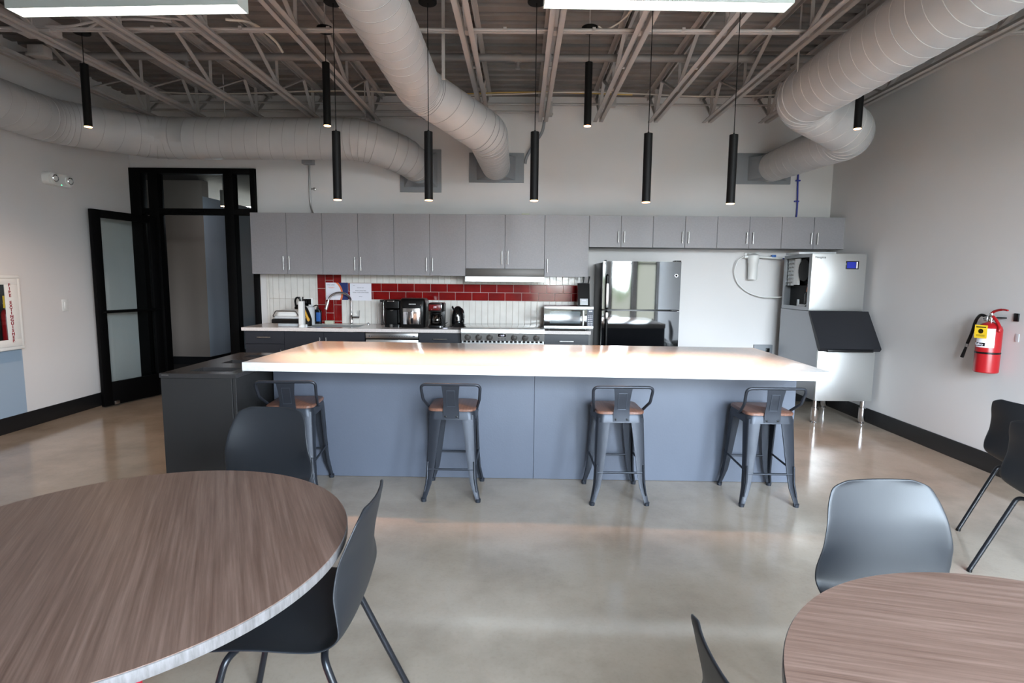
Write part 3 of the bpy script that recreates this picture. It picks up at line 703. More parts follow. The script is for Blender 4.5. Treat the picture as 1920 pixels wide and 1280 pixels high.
def counters():
    z0, z1 = .862, .9; yf = 6.158; sx0, sx1, sy0, sy1 = -2.57, -1.86, 6.30, 6.70
    b = BM(); x0, x1 = -3.128, -.652
    box(b, x0, sx0, yf, BY-.014, z0, z1, .002, 1); box(b, sx1, x1, yf, BY-.014, z0, z1, .002, 1)
    box(b, sx0, sx1, yf, sy0, z0, z1); box(b, sx0, sx1, sy1, BY-.014, z0, z1)
    tag(obj('countertop', b, 'counter', origin=(-1.9, 6.5, z0)), 'long pale stone countertop left of the range with the sink cut in', 'countertop')
    b = BM(); box(b, .27, .785, yf, BY-.014, z0, z1, .002, 1)
    tag(obj('countertop', b, 'counter', origin=(.53, 6.5, z0)), 'short pale countertop under the microwave', 'countertop')
    b = BM(); t = .004
    box(b, sx0+.001, sx1-.001, sy0+.001, sy1-.001, .68, .684)
    for q in ((sx0+.001, sx0+t, sy0+.001, sy1-.001), (sx1-t, sx1-.001, sy0+.001, sy1-.001), (sx0+t, sx1-t, sy0+.001, sy0+t), (sx0+t, sx1-t, sy1-t, sy1-.001)): box(b, q[0], q[1], q[2], q[3], .684, .897)
    cyl(b, (-2.2, 6.5, .684), (-2.2, 6.5, .688), .05)
    tag(obj('sink_basin', b, 'stainless', origin=(-2.2, 6.5, .68)), 'undermount stainless sink basin in the long countertop', 'sink')
    t = thing('faucet', 'tall chrome gooseneck faucet behind the sink', 'faucet', (-2.06, 6.74, .9))
    b = BM(); lathe(b, [(.028, .9), (.028, .906), (.02, .912), (.02, 1.0), (.016, 1.005), (.016, 1.03)], c=(-2.06, 6.74, 0), seg=24)
    arc = [(-2.06, 6.74, 1.03), (-2.06, 6.74, 1.18)]+[(-2.06-.105*(1-math.cos(a)), 6.74-.10*(1-math.cos(a)), 1.18+.105*math.sin(a)) for a in [PI*k/12 for k in range(1, 12)]]
    arc += [(-2.275, 6.535, 1.16)]; sweep(b, arc, .012, 16); obj('spout', b, 'chrome', t)
    b = BM(); sweep(b, [(-2.272, 6.538, 1.175), (-2.285, 6.53, 1.13), (-2.295, 6.525, 1.09)], [.014, .016, .017], 16); obj('spray_head', b, 'chrome', t)
    b = BM(); cyl(b, (-2.04, 6.74, .985), (-1.965, 6.74, .985), .012); sweep(b, [(-1.967, 6.74, .98), (-1.962, 6.735, 1.03), (-1.958, 6.73, 1.07)], [.006, .006, .005], 10); obj('lever', b, 'chrome', t)
    b = BM(); lathe(b, [(.022, .9), (.022, .908), (.014, .914), (.006, .922)], c=(-1.86, 6.755, 0), seg=20); tag(obj('sink_button', b, 'chrome', origin=(-1.86, 6.755, .9)), 'small round chrome button on the counter right of the faucet', 'button')
counters()

# ------------------------------------------------------------------ range, microwave, fridge
M['mirror_top'] = mat('polished_cooktop', (205, 205, 204), .07, metal=1)
def cooker():
    x0, x1 = -.645, .262; yf = 6.06
    t = thing('range_cooker', 'wide stainless gas range with six knobs and a blue clock display', 'stove', (-.19, 6.5, 0))
    b = BM(); box(b, x0, x1, 6.14, BY-.05, .1, .905); box(b, x0+.03, x1-.03, 6.2, BY-.08, 0, .1); obj('body', b, 'stainless', t)
    b = BM(); prism(b, [(6.14, .93), (yf-.005, .93), (yf-.012, .918), (yf-.012, .875), (yf, .868), (yf+.016, .79), (yf+.03, .787), (6.14, .787)], 'x', x0-.004, x1+.004); p = obj('control_panel', b, 'stainless', t)
    b = BM(); box(b, x0, x1, 6.10, BY-.016, .905, .928, .004); obj('cooktop', b, 'mirror_top', t)
    tl = math.atan2(.016, .078); yk = yf+.0078
    for kx in (-.575, -.455, -.335, -.066, .055, .177):
        T = Matrix.Translation((kx, yk, .83)) @ Matrix.Rotation(tl, 4, 'X')
        b = BM(); b2 = BM(); lathe(b2, [(.036, 0), (.034, -.006), (.027, -.008), (.026, -.034), (.022, -.038)], seg=28, axis='y'); merge(b, b2, T); k = obj('knob', b, 'darkmetal', p)
        b = BM(); b2 = BM(); lathe(b2, [(.0205, -.0375), (.0205, -.040), (.018, -.041)], seg=24, axis='y'); box(b2, -.005, .005, -.048, -.038, -.02, .02, .002); merge(b, b2, T); obj('knob_face', b, 'darkmetal', k)
    T = Matrix.Translation((-.2, yk, .83)) @ Matrix.Rotation(tl, 4, 'X')
    b = BM(); tbox(b, T, -.042, .042, -.004, .0, .005, .04, .002); obj('display', b, 'blackgloss', p)
    text('12:00', .024, T @ Vector((0, -.0048, .0225)), (PI/2+tl, 0, 0), 'digits', p, 'clock_digits')
    b = BM()
    for i in range(3):
        for j in range(2): tbox(b, T, -.042+i*.035, -.028+i*.035, -.003, 0, -.022-j*.018, -.015-j*.018)
    obj('touch_buttons', b, 'ink', p)
    b = BM(); box(b, x0+.01, x1-.01, 6.10, 6.14, .72, .786)
    obj('vent_backing', b, 'blackmat', t)
    b = BM(); n = 19
    for i in range(n+1): xx = x0+.01+(x1-x0-.02)*i/n; box(b, xx-.009, xx+.009, 6.085, 6.10, .74, .787)
    box(b, x0, x1, 6.083, 6.10, .706, .766); obj('vent_slats', b, 'stainless', t)
    b = BM(); box(b, x0+.003, x1-.003, 6.07, 6.14, .22, .705, .006); d = obj('oven_door', b, 'stainless', t)
    b = BM(); tube(b, [(x0+.06, 6.07, .65), (x0+.06, 6.02, .65), (x1-.06, 6.02, .65), (x1-.06, 6.07, .65)], .013, .01); obj('handle', b, 'stainless', d)
cooker()
def microwave():
    t = thing('microwave', 'stainless and black microwave on the short counter', 'microwave', (.54, 6.4, .9)); x0, x1, yf, yb, z0, z1 = .262, .812, 6.17, 6.62, .918, 1.172
    b = BM(); box(b, x0+.01, x1-.01, yf+.03, yb, z0, z1-.004, .004)
    for x in (x0+.06, x1-.08):
        for y in (yf+.08, yb-.06): cyl(b, (x, y, .9), (x, y, z0+.003), .014, seg=12)
    obj('body', b, 'blackplastic', t)
    xs = x1-.072; b = BM()
    box(b, x0, x1, yf, yf+.03, z0, z0+.037, .003); box(b, x0, x1, yf, yf+.03, z1-.037, z1, .003); obj('front_frame', b, 'stainless', t)
    b = BM(); box(b, x0+.002, xs-.002, yf+.004, yf+.03, z0+.037, z1-.037); d = obj('door', b, 'blackgloss', t)
    b = BM(); box(b, x0+.065, xs-.075, yf+.0025, yf+.004, z0+.065, z1-.055); obj('door_window', b, mwin, d)
    b = BM(); box(b, xs-.052, xs-.036, yf-.022, yf-.006, z0+.042, z1-.042, .004)
    for z in (z0+.06, z1-.06): box(b, xs-.049, xs-.039, yf-.008, yf+.005, z-.008, z+.008)
    obj('handle', b, 'white', d)
    b = BM(); box(b, xs, x1-.002, yf+.003, yf+.03, z0+.037, z1-.037); c = obj('control_panel', b, 'islandp', t)
    b = BM()
    for i in range(3):
        for j in range(6): box(b, xs+.009+i*.019, xs+.021+i*.019, yf+.001, yf+.003, z0+.046+j*.02, z0+.055+j*.02)
    obj('keys', b, 'paper', c)
    text('4:44', .022, (xs+.036, yf+.002, z1-.052), R_BACK, 'digits', c, 'clock_digits')
    t = thing('knife_block', 'black knife block with two upright handles on top of the microwave', 'knife block', (.72, 6.42, 1.172))
    b = BM(); prism(b, [(6.36, 1.172), (6.50, 1.172), (6.50, 1.43), (6.44, 1.425)], 'x', .655, .79); obj('block', b, 'blackplastic', t)
    b = BM(); T = Matrix.Translation((.722, 6.375, 1.215)) @ Matrix.Rotation(-.3, 4, 'X'); tbox(b, T, -.045, .045, -.018, -.006, -.04, .035, .002); l = obj('front_plate', b, 'offwhite', t)
    b = BM(); tbox(b, T, -.026, .026, -.02, -.018, .008, .022); obj('plate_print', b, 'paper', l)
    for x, h, l_ in ((.727, 1.50, 0), (.786, 1.505, .02)):
        b = BM(); sweep(b, [(x-.01, 6.47, 1.41), (x-.004, 6.475, 1.45), (x+l_*.3, 6.48, h)], [.009, .008, .011], 10); obj('knife_handle', b, 'blackplastic', t)
mwin = mat('microwave_window', (70, 84, 90), .08, coat=.6)
microwave()
def fridge():
    x0, x1 = .885, 1.722; yf = 6.04; t = thing('refrigerator', 'glossy black top-freezer refrigerator standing against the back wall', 'refrigerator', (1.3, 6.45, 0))
    b = BM(); box(b, x0+.008, x1-.008, yf+.07, BY-.03, .06, 1.66, .004); box(b, x0+.03, x1-.03, yf+.12, BY-.06, 0, .06); obj('cabinet_body', b, 'blackplastic', t)
    def door(z0, z1, nm):
        b = BM(); n = 12; rings = []
        prof = []
        for k in range(n+1):
            u = k/n; x = x0+(x1-x0)*u; bul = .012*(1-(2*u-1)**2); prof.append((x, yf+.012-bul))
        poly = prof+[(x1, yf+.065), (x0, yf+.065)]
        prism(b, poly, 'z', z0, z1)
        return obj(nm, b, 'fridge', t, sharp=50)
    f = door(1.155, 1.668, 'freezer_door'); d = door(.08, 1.135, 'fridge_door')
    def handle(par, z0, z1, ch0, ch1):
        b = BM(); x = x0+.045; sweep(b, [(x, yf+.005, z0), (x, yf-.035, z0+.012), (x, yf-.038, (z0+z1)/2), (x, yf-.035, z1-.012), (x, yf+.005, z1)], [.012, .013, .013, .013, .012], 12)
        h = obj('handle', b, 'blackplastic', par)
        b = BM(); box(b, x-.0135, x+.0135, yf-.0525, yf-.03, ch0, ch1, .003); obj('handle_cover', b, 'nickel', h)
    handle(f, 1.16, 1.52, 1.17, 1.43); handle(d, .70, 1.13, 1.05, 1.12)
    b = BM(); cyl(b, (x1-.052, yf+.008, 1.52), (x1-.052, yf-.0035, 1.52), .018, seg=28); g = obj('badge', b, 'chrome', f)
    b = BM(); lathe(b, [(.012, 0), (.012, -.001), (.010, -.001), (.010, 0)], c=(x1-.052, yf-.0035, 1.52), seg=24, axis='y'); obj('badge_ring', b, 'ink', g)
    b = BM(); box(b, x0+.01, x0+.035, yf+.0, yf+.05, 1.668, 1.68, .003); box(b, x1-.07, x1-.005, yf+.0, yf+.1, 1.668, 1.682, .003); box(b, x1-.08, x1+.004, yf+.03, yf+.07, 1.138, 1.152, .002); obj('hinge_caps', b, 'blackplastic', t)
fridge()

# ------------------------------------------------------------------ small things on the counter
def countertop_things():
    z = .9
    # panini press
    t = thing('panini_press', 'white-lidded panini press with black base at the left end of the counter', 'panini press', (-2.73, 6.44, z))
    b = BM(); box(b, -2.80, -2.55, 6.36, 6.52, z, z+.035, .006); obj('foot', b, 'offwhite', t)
    b = BM(); box(b, -2.855, -2.52, 6.31, 6.56, z+.035, z+.085, .012); obj('lower_plate', b, 'blackplastic', t)
    b = BM(); box(b, -2.825, -2.53, 6.32, 6.55, z+.087, z+.118, .012); obj('upper_plate', b, 'offwhite', t)
    b = BM(); loft(b, [[(x, y, z+.120) for x, y in rrect(.29, .23, .05, 5, -2.675, 6.435)], [(x, y, z+.165) for x, y in rrect(.27, .21, .06, 5, -2.675, 6.435)], [(x, y, z+.19) for x, y in rrect(.18, .14, .05, 5, -2.675, 6.435)]]); obj('lid', b, 'white', t)
    b = BM(); tube(b, [(-2.83, 6.44, z+.1), (-2.83, 6.30, z+.115), (-2.79, 6.29, z+.18), (-2.56, 6.29, z+.18), (-2.53, 6.30, z+.115), (-2.53, 6.44, z+.1)], .006, .03); obj('handle', b, 'darkmetal', t)
    # upright white stand with two black knife handles
    t = thing('knife_stand', 'narrow white upright stand with two black knife handles beside the press', 'knife stand', (-2.478, 6.25, z))
    b = BM(); box(b, -2.506, -2.45, 6.225, 6.29, z+.03, z+.295, .006); obj('column', b, 'white', t)
    b = BM(); lathe(b, [(.036, z), (.038, z+.01), (.03, z+.03)], c=(-2.478, 6.255, 0), seg=24); obj('foot', b, 'white', t)
    for s in (-1, 1):
        b = BM(); sweep(b, [(-2.478+s*.012, 6.257, z+.285), (-2.478+s*.016, 6.257, z+.32), (-2.478+s*.018, 6.257, z+.345)], [.007, .008, .007], 10); obj('knife_handle', b, 'blackplastic', t)
    b = BM(); lathe(b, [(.014, z), (.014, z+.03), (.008, z+.035)], c=(-2.425, 6.24, 0), seg=16); tag(obj('small_jar', b, 'offwhite', origin=(-2.425, 6.24, z)), 'tiny pale jar at the foot of the white knife stand', 'jar')
    # dark bag with handle loop
    t = thing('cloth_bag', 'slumped black bag with a loop handle behind the panini press', 'bag', (-2.63, 6.66, z))
    b = BM(); rings = []
    for zz, w, d, cx in ((0, .12, .12, -2.53), (.06, .125, .13, -2.53), (.14, .115, .11, -2.54), (.2, .12, .09, -2.55), (.235, .07, .06, -2.55)):
        rings.append([(x+random.uniform(-.004, .004), y, z+zz) for x, y in rrect(w, d, min(w, d)*.4, 4, cx-.115, 6.68)])
    loft(b, rings); obj('sack', b, 'blackmat', t)
    b = BM(); sweep(b, spline([(-2.710, 6.68, z+.2), (-2.715, 6.67, z+.28), (-2.690, 6.66, z+.32), (-2.660, 6.67, z+.3), (-2.650, 6.68, z+.2)]), .011, 10); obj('loop_handle', b, 'blackmat', t)
    # second dark bag with the glove
    t = thing('cloth_bag', 'small black bag behind the sink corner under the yellow glove', 'bag', (-2.49, 6.43, z), )
    b = BM(); rings = []
    for zz, w, d, cx in ((0, .10, .1, -2.40), (.08, .10, .1, -2.40), (.14, .085, .08, -2.41), (.20, .06, .05, -2.42), (.23, .03, .03, -2.425)): rings.append([(x, y, z+zz) for x, y in rrect(w, d, min(w, d)*.4, 4, cx-.085, 6.43)])
    loft(b, rings); obj('sack', b, 'blackmat', t)
    t = thing('rubber_glove', 'yellow rubber glove draped over the small black bag', 'glove', (-2.498, 6.38, z+.1))
    b = BM(); sweep(b, spline([(-2.540, 6.385, z+.258), (-2.518, 6.37, z+.24), (-2.496, 6.365, z+.19), (-2.473, 6.365, z+.14), (-2.453, 6.37, z+.09)], 6), [.010]*6+[.019]*6+[.016]*6+[.014]*6+[.013], 12); obj('gauntlet', b, 'glove', t)
    b = BM()
    for dx, l in ((-.012, .03), (-.004, .038), (.004, .036), (.012, .028)): sweep(b, [(-2.454+dx, 6.37, z+.095), (-2.446+dx, 6.37, z+.095-l)], [.0048, .0038], 8)
    sweep(b, [(-2.463, 6.368, z+.12), (-2.480, 6.366, z+.095)], [.005, .004], 8); obj('fingers', b, 'glove', t)
    # paper towel roll
    b = BM(); lathe(b, [(.048, z), (.048, z+.21), (.02, z+.226), (.02, z+.24)], c=(-2.508, 6.60, 0), seg=28); tag(obj('paper_towel_roll', b, 'offwhite', origin=(-2.508, 6.60, z)), 'standing grey-white paper towel roll behind the yellow glove', 'paper towel')
    # soap bottle
    t = thing('soap_bottle', 'black-capped bottle with blue label beside the red tile column', 'bottle', (-2.478, 6.76, z))
    cx = -2.478
    b = BM(); loft(b, [[(x, y, z+h) for x, y in rrect(w, .05, .02, 4, cx, 6.76)] for h, w in ((0, .082), (.01, .088), (.15, .09), (.175, .06))]); obj('bottle_body', b, 'blackplastic', t)
    b = BM(); box(b, cx-.012, cx+.04, 6.731, 6.7355, z+.03, z+.14, .001); obj('label', b, 'bluesoap', t)
    b = BM(); cyl(b, (cx, 6.76, z+.175), (cx, 6.76, z+.2), .014); sweep(b, [(cx, 6.76, z+.2), (cx, 6.76, z+.222), (cx-.012, 6.74, z+.228), (cx-.035, 6.71, z+.215)], .006, 10); obj('pump', b, 'blackplastic', t)
    b = BM(); box(b, -2.385, -2.28, 6.72, 6.78, z, z+.042, .006); tag(obj('sponge_caddy', b, 'sponge', origin=(-2.33, 6.75, z)), 'low pale sponge caddy at the foot of the red tiles', 'caddy')
    # dock/outlet on the wall
    t = thing('wall_outlet', 'white wall outlet plate with a black screen-like insert left of the red tiles', 'outlet', (-2.62, BY-.015, 1.1))
    b = BM(); box(b, -2.70, -2.55, BY-.022, BY-.0132, 1.095, 1.21, .003); obj('plate', b, 'white', t)
    b = BM(); box(b, -2.685, -2.572, BY-.025, BY-.022, 1.115, 1.20, .002); obj('insert', b, 'blackgloss', t)
    # single-serve coffee maker
    t = thing('coffee_maker', 'slim black single-serve coffee maker with a side water tank', 'coffee maker', (-1.5, 6.5, z))
    cx = -1.50
    b = BM(); loft(b, [[(x, y, z+h) for x, y in rrect(w, d, .03, 4, cx+.02, 6.52)] for h, w, d in ((0, .19, .26), (.03, .19, .26), (.05, .18, .14), (.2, .18, .14), (.22, .19, .24), (.30, .19, .24), (.315, .16, .2))]); obj('body', b, 'blackplastic', t)
    b = BM(); box(b, cx-.055, cx+.075, 6.40, 6.47, z+.03, z+.2, .01); obj('front_column', b, 'blackmat', t)
    b = BM(); loft(b, [[(x, y, z+h) for x, y in rrect(.055, .15, .02, 4, cx-.105, 6.52)] for h in (.02, .29)]); k = obj('water_tank', b, 'tank', t)
    b = BM(); box(b, cx-.135, cx-.075, 6.44, 6.6, z+.29, z+.31, .005); obj('tank_lid', b, 'blackplastic', k)
    b = BM(); tube(b, [(cx-.03, 6.405, z+.295), (cx-.03, 6.385, z+.30), (cx+.045, 6.385, z+.30), (cx+.045, 6.405, z+.295)], .008, .012); obj('handle', b, 'chrome', t)
    b = BM(); lathe(b, [(.018, z), (.024, z+.02), (.02, z+.035)], c=(cx+.012, 6.37, 0), seg=20); obj('drip_cup', b, 'darkmetal', t)
    b = BM(); lathe(b, [(.03, z+.2), (.022, z+.185)], c=(cx+.01, 6.42, 0), seg=20); obj('nozzle', b, 'darkmetal', t)
    # air fryer
    t = thing('air_fryer', 'big black air fryer with a shiny steel drawer front', 'air fryer', (-1.23, 6.45, z)); cx = -1.235
    b = BM(); loft(b, [[(x, y, z+h) for x, y in rrect(w, d, .045, 5, cx, 6.46)] for h, w, d in ((0, .27, .28), (.02, .285, .30), (.2, .30, .31), (.31, .295, .30), (.335, .26, .26))]); obj('body', b, 'blackplastic', t)
    b = BM(); pr = [(cx+.105*math.sin(a), 6.305-.028*math.cos(a)) for a in [math.radians(-82+164*k/14) for k in range(15)]]
    prism(b, pr+[(cx+.10, 6.33), (cx-.10, 6.33)], 'z', z+.045, z+.185); d = obj('drawer', b, 'chrome', t, sharp=60)
    b = BM(); prism(b, [(x*1.0, y-.001) for x, y in pr]+[(cx+.10, 6.33), (cx-.10, 6.33)], 'z', z+.186, z+.225); obj('drawer_band', b, 'nickel', d, sharp=60)
    b = BM(); box(b, cx-.009, cx+.017, 6.245, 6.262, z+.05, z+.2, .005); box(b, cx-.002, cx+.01, 6.262, 6.285, z+.17, z+.19); obj('drawer_handle', b, 'chrome', d)
    b = BM(); box(b, cx-.035, cx+.045, 6.299, 6.306, z+.268, z+.276, .002); obj('logo_strip', b, 'white', t)
    b = BM(); cyl(b, (cx+.10, 6.30, z+.262), (cx+.10, 6.31, z+.262), .006, seg=12); obj('button', b, 'chrome', t)
    # red coffee maker
    t = thing('coffee_maker', 'black drip coffee maker with a red control head and glass carafe', 'coffee maker', (-.955, 6.42, z)); cx = -.962
    b = BM(); box(b, cx-.085, cx+.085, 6.29, 6.52, z, z+.035, .01); box(b, cx-.085, cx+.085, 6.44, 6.52, z+.03, z+.27, .01); obj('base_and_tower', b, 'blackplastic', t)
    b = BM(); loft(b, [[(x, y, z+h) for x, y in rrect(w, .22, .035, 5, cx, 6.41)] for h, w in ((.19, .16), (.205, .178), (.275, .182), (.288, .16))]); h = obj('head', b, 'blackplastic', t)
    b = BM(); box(b, cx-.08, cx+.055, 6.293, 6.305, z+.205, z+.272, .006); p = obj('control_face', b, 'redface', h)
    text('7:08', .02, (cx-.008, 6.2925, z+.243), R_BACK, 'digits', p, 'clock_digits'); 
    b = BM(); cyl(b, (cx-.045, 6.288, z+.217), (cx-.045, 6.296, z+.217), .006, seg=12); box(b, cx-.03, cx+.015, 6.2915, 6.2935, z+.222, z+.23); box(b, cx+.03, cx+.045, 6.2905, 6.2935, z+.213, z+.219); obj('buttons', b, 'chrome', p)
    b = BM(); box(b, cx+.06, cx+.067, 6.295, 6.302, z+.21, z+.27, .002); obj('side_trim', b, 'chrome', h)
    b = BM(); lathe(b, [(.05, z+.038), (.066, z+.06), (.068, z+.1), (.055, z+.14), (.045, z+.155)], c=(cx, 6.365, 0), seg=28); c = obj('carafe', b, 'carafe', t)
    b = BM(); lathe(b, [(.046, z+.155), (.05, z+.16), (.05, z+.172), (.03, z+.182)], c=(cx, 6.365, 0), seg=24); obj('carafe_lid', b, 'blackplastic', c)
    b = BM(); tube(b, [(cx+.04, 6.31, z+.15), (cx+.07, 6.28, z+.15), (cx+.07, 6.28, z+.07), (cx+.05, 6.305, z+.06)], .008, .015); obj('carafe_handle', b, 'blackplastic', c)
    b = BM(); box(b, cx+.045, cx+.06, 6.286, 6.29, z+.008, z+.028, .001); obj('switch', b, 'white', t)
    # kettle
    t = thing('electric_kettle', 'glossy black electric kettle next to the range', 'kettle', (-.735, 6.52, z)); cx = -.735
    b = BM(); lathe(b, [(.066, z), (.074, z+.01), (.078, z+.07), (.073, z+.14), (.056, z+.2), (.034, z+.235), (.012, z+.246)], c=(cx, 6.52, 0), seg=32); obj('body', b, 'blackgloss', t)
    b = BM(); sweep(b, [(cx-.035, 6.50, z+.19), (cx-.06, 6.48, z+.235), (cx-.055, 6.48, z+.25)], [.012, .011, .008], 10); obj('spout', b, 'blackgloss', t)
    b = BM(); sweep(b, spline([(cx+.02, 6.48, z+.232), (cx+.065, 6.45, z+.2), (cx+.078, 6.44, z+.12), (cx+.06, 6.45, z+.05)]), .009, 10); obj('handle', b, 'blackgloss', t)
    b = BM(); box(b, cx-.012, cx+.012, 6.441, 6.447, z+.12, z+.15, .002); cyl(b, (cx+.01, 6.445, z+.09), (cx+.01, 6.449, z+.09), .007, seg=12); obj('gauge', b, 'nickel', t)
    b = BM(); sweep(b, spline([(cx-.06, 6.5, z+.012), (cx-.10, 6.42, z+.008), (cx-.13, 6.38, z+.012), (cx-.15, 6.44, z+.03), (cx-.13, 6.55, z+.05)]), .0035, 8)
    tag(obj('power_cord', b, 'blackmat', origin=(cx-.1, 6.42, z)), 'short black cord curling between kettle and red coffee maker', 'cord')
    b = BM(); box(b, -.895, -.83, 6.30, 6.345, z, z+.006, .001); tag(obj('paper_slip', b, 'paper', origin=(-.86, 6.32, z)), 'small white slip lying on the counter before the kettle cord', 'paper')
    # papers on the tiles
    y = BY-.0148
    t = thing('notice', 'landscape notice with orange arc and navy corner on the tiles behind the faucet', 'notice', (-2.25, y, 1.19))
    x0, x1, z0, z1 = -2.388, -2.115, 1.192, 1.402
    b = BM(); box(b, x0, x1, y-.001, y, z0, z1); obj('sheet', b, 'paper', t)
    def arcband(r0, r1, m, nm, dy):
        # circle centred left of the sheet; band between radii clipped to the sheet
        b = BM(); cx, cz = x0+.02, z0+.075; P = []
        def clampz(v): return min(max(v, z0), z1)
        A = []; B = []
        for k in range(19):
            zz = z0+(z1-z0)*k/18; 
            f = lambda r: min(x1, cx+math.sqrt(max(0, r*r-(zz-cz)**2)))
            A.append((f(r0), zz)); B.append(((x1 if r1 is None else f(r1)), zz))
        for (a, za), (c, zc), (a2, za2), (c2, zc2) in zip(A, B, A[1:], B[1:]):
            if c-a < .001 and c2-a2 < .001: continue
            v = [b.verts.new((q[0], y-dy, q[1])) for q in ((a, za), (c, zc), (c2, zc2), (a2, za2))]; b.faces.new(v)
        bmesh.ops.remove_doubles(b, verts=b.verts, dist=1e-5); obj(nm, b, m, t)
    arcband(.185, None, 'navy', 'navy_corner', .0013); arcband(.168, .190, 'orange', 'orange_arc', .0016)
    text('COFFEE CORNER', .013, (x0+.06, y-.0016, z1-.028), R_BACK, 'ink', t, 'heading'); text('Please keep this area\nclean and tidy', .0095, (x0+.068, y-.0016, z1-.06), R_BACK, 'orange', t, 'lines')
    text('Thank you', .012, (x0+.09, y-.0016, z0+.05), R_BACK, 'ink', t, 'closing')
    t = thing('notice', 'plain white printed notice on the tiles right of the orange and navy one', 'notice', (-1.95, y, 1.19)); x0, x1 = -2.092, -1.828
    b = BM(); box(b, x0, x1, y-.001, y, z0-.005, z1-.005); obj('sheet', b, 'paper', t); xm = (x0+x1)/2
    text('KITCHEN AREA', .012, (xm, y-.0016, z1-.06), R_BACK, 'ink', t, 'heading'); text('PLEASE CLEAN UP AND', .0125, (xm, y-.0016, z1-.095), R_BACK, 'ink', t, 'lines')
    text('WASH YOUR OWN DISHES', .016, (xm, y-.0016, z1-.117), R_BACK, 'ink', t, 'lines'); text('thank you', .01, (xm, y-.0016, z0+.045), R_BACK, 'ink', t, 'closing')
    text('notice', .009, (x0+.05, y-.0016, z1-.03), R_BACK, 'ink', t, 'corner_print')
countertop_things()

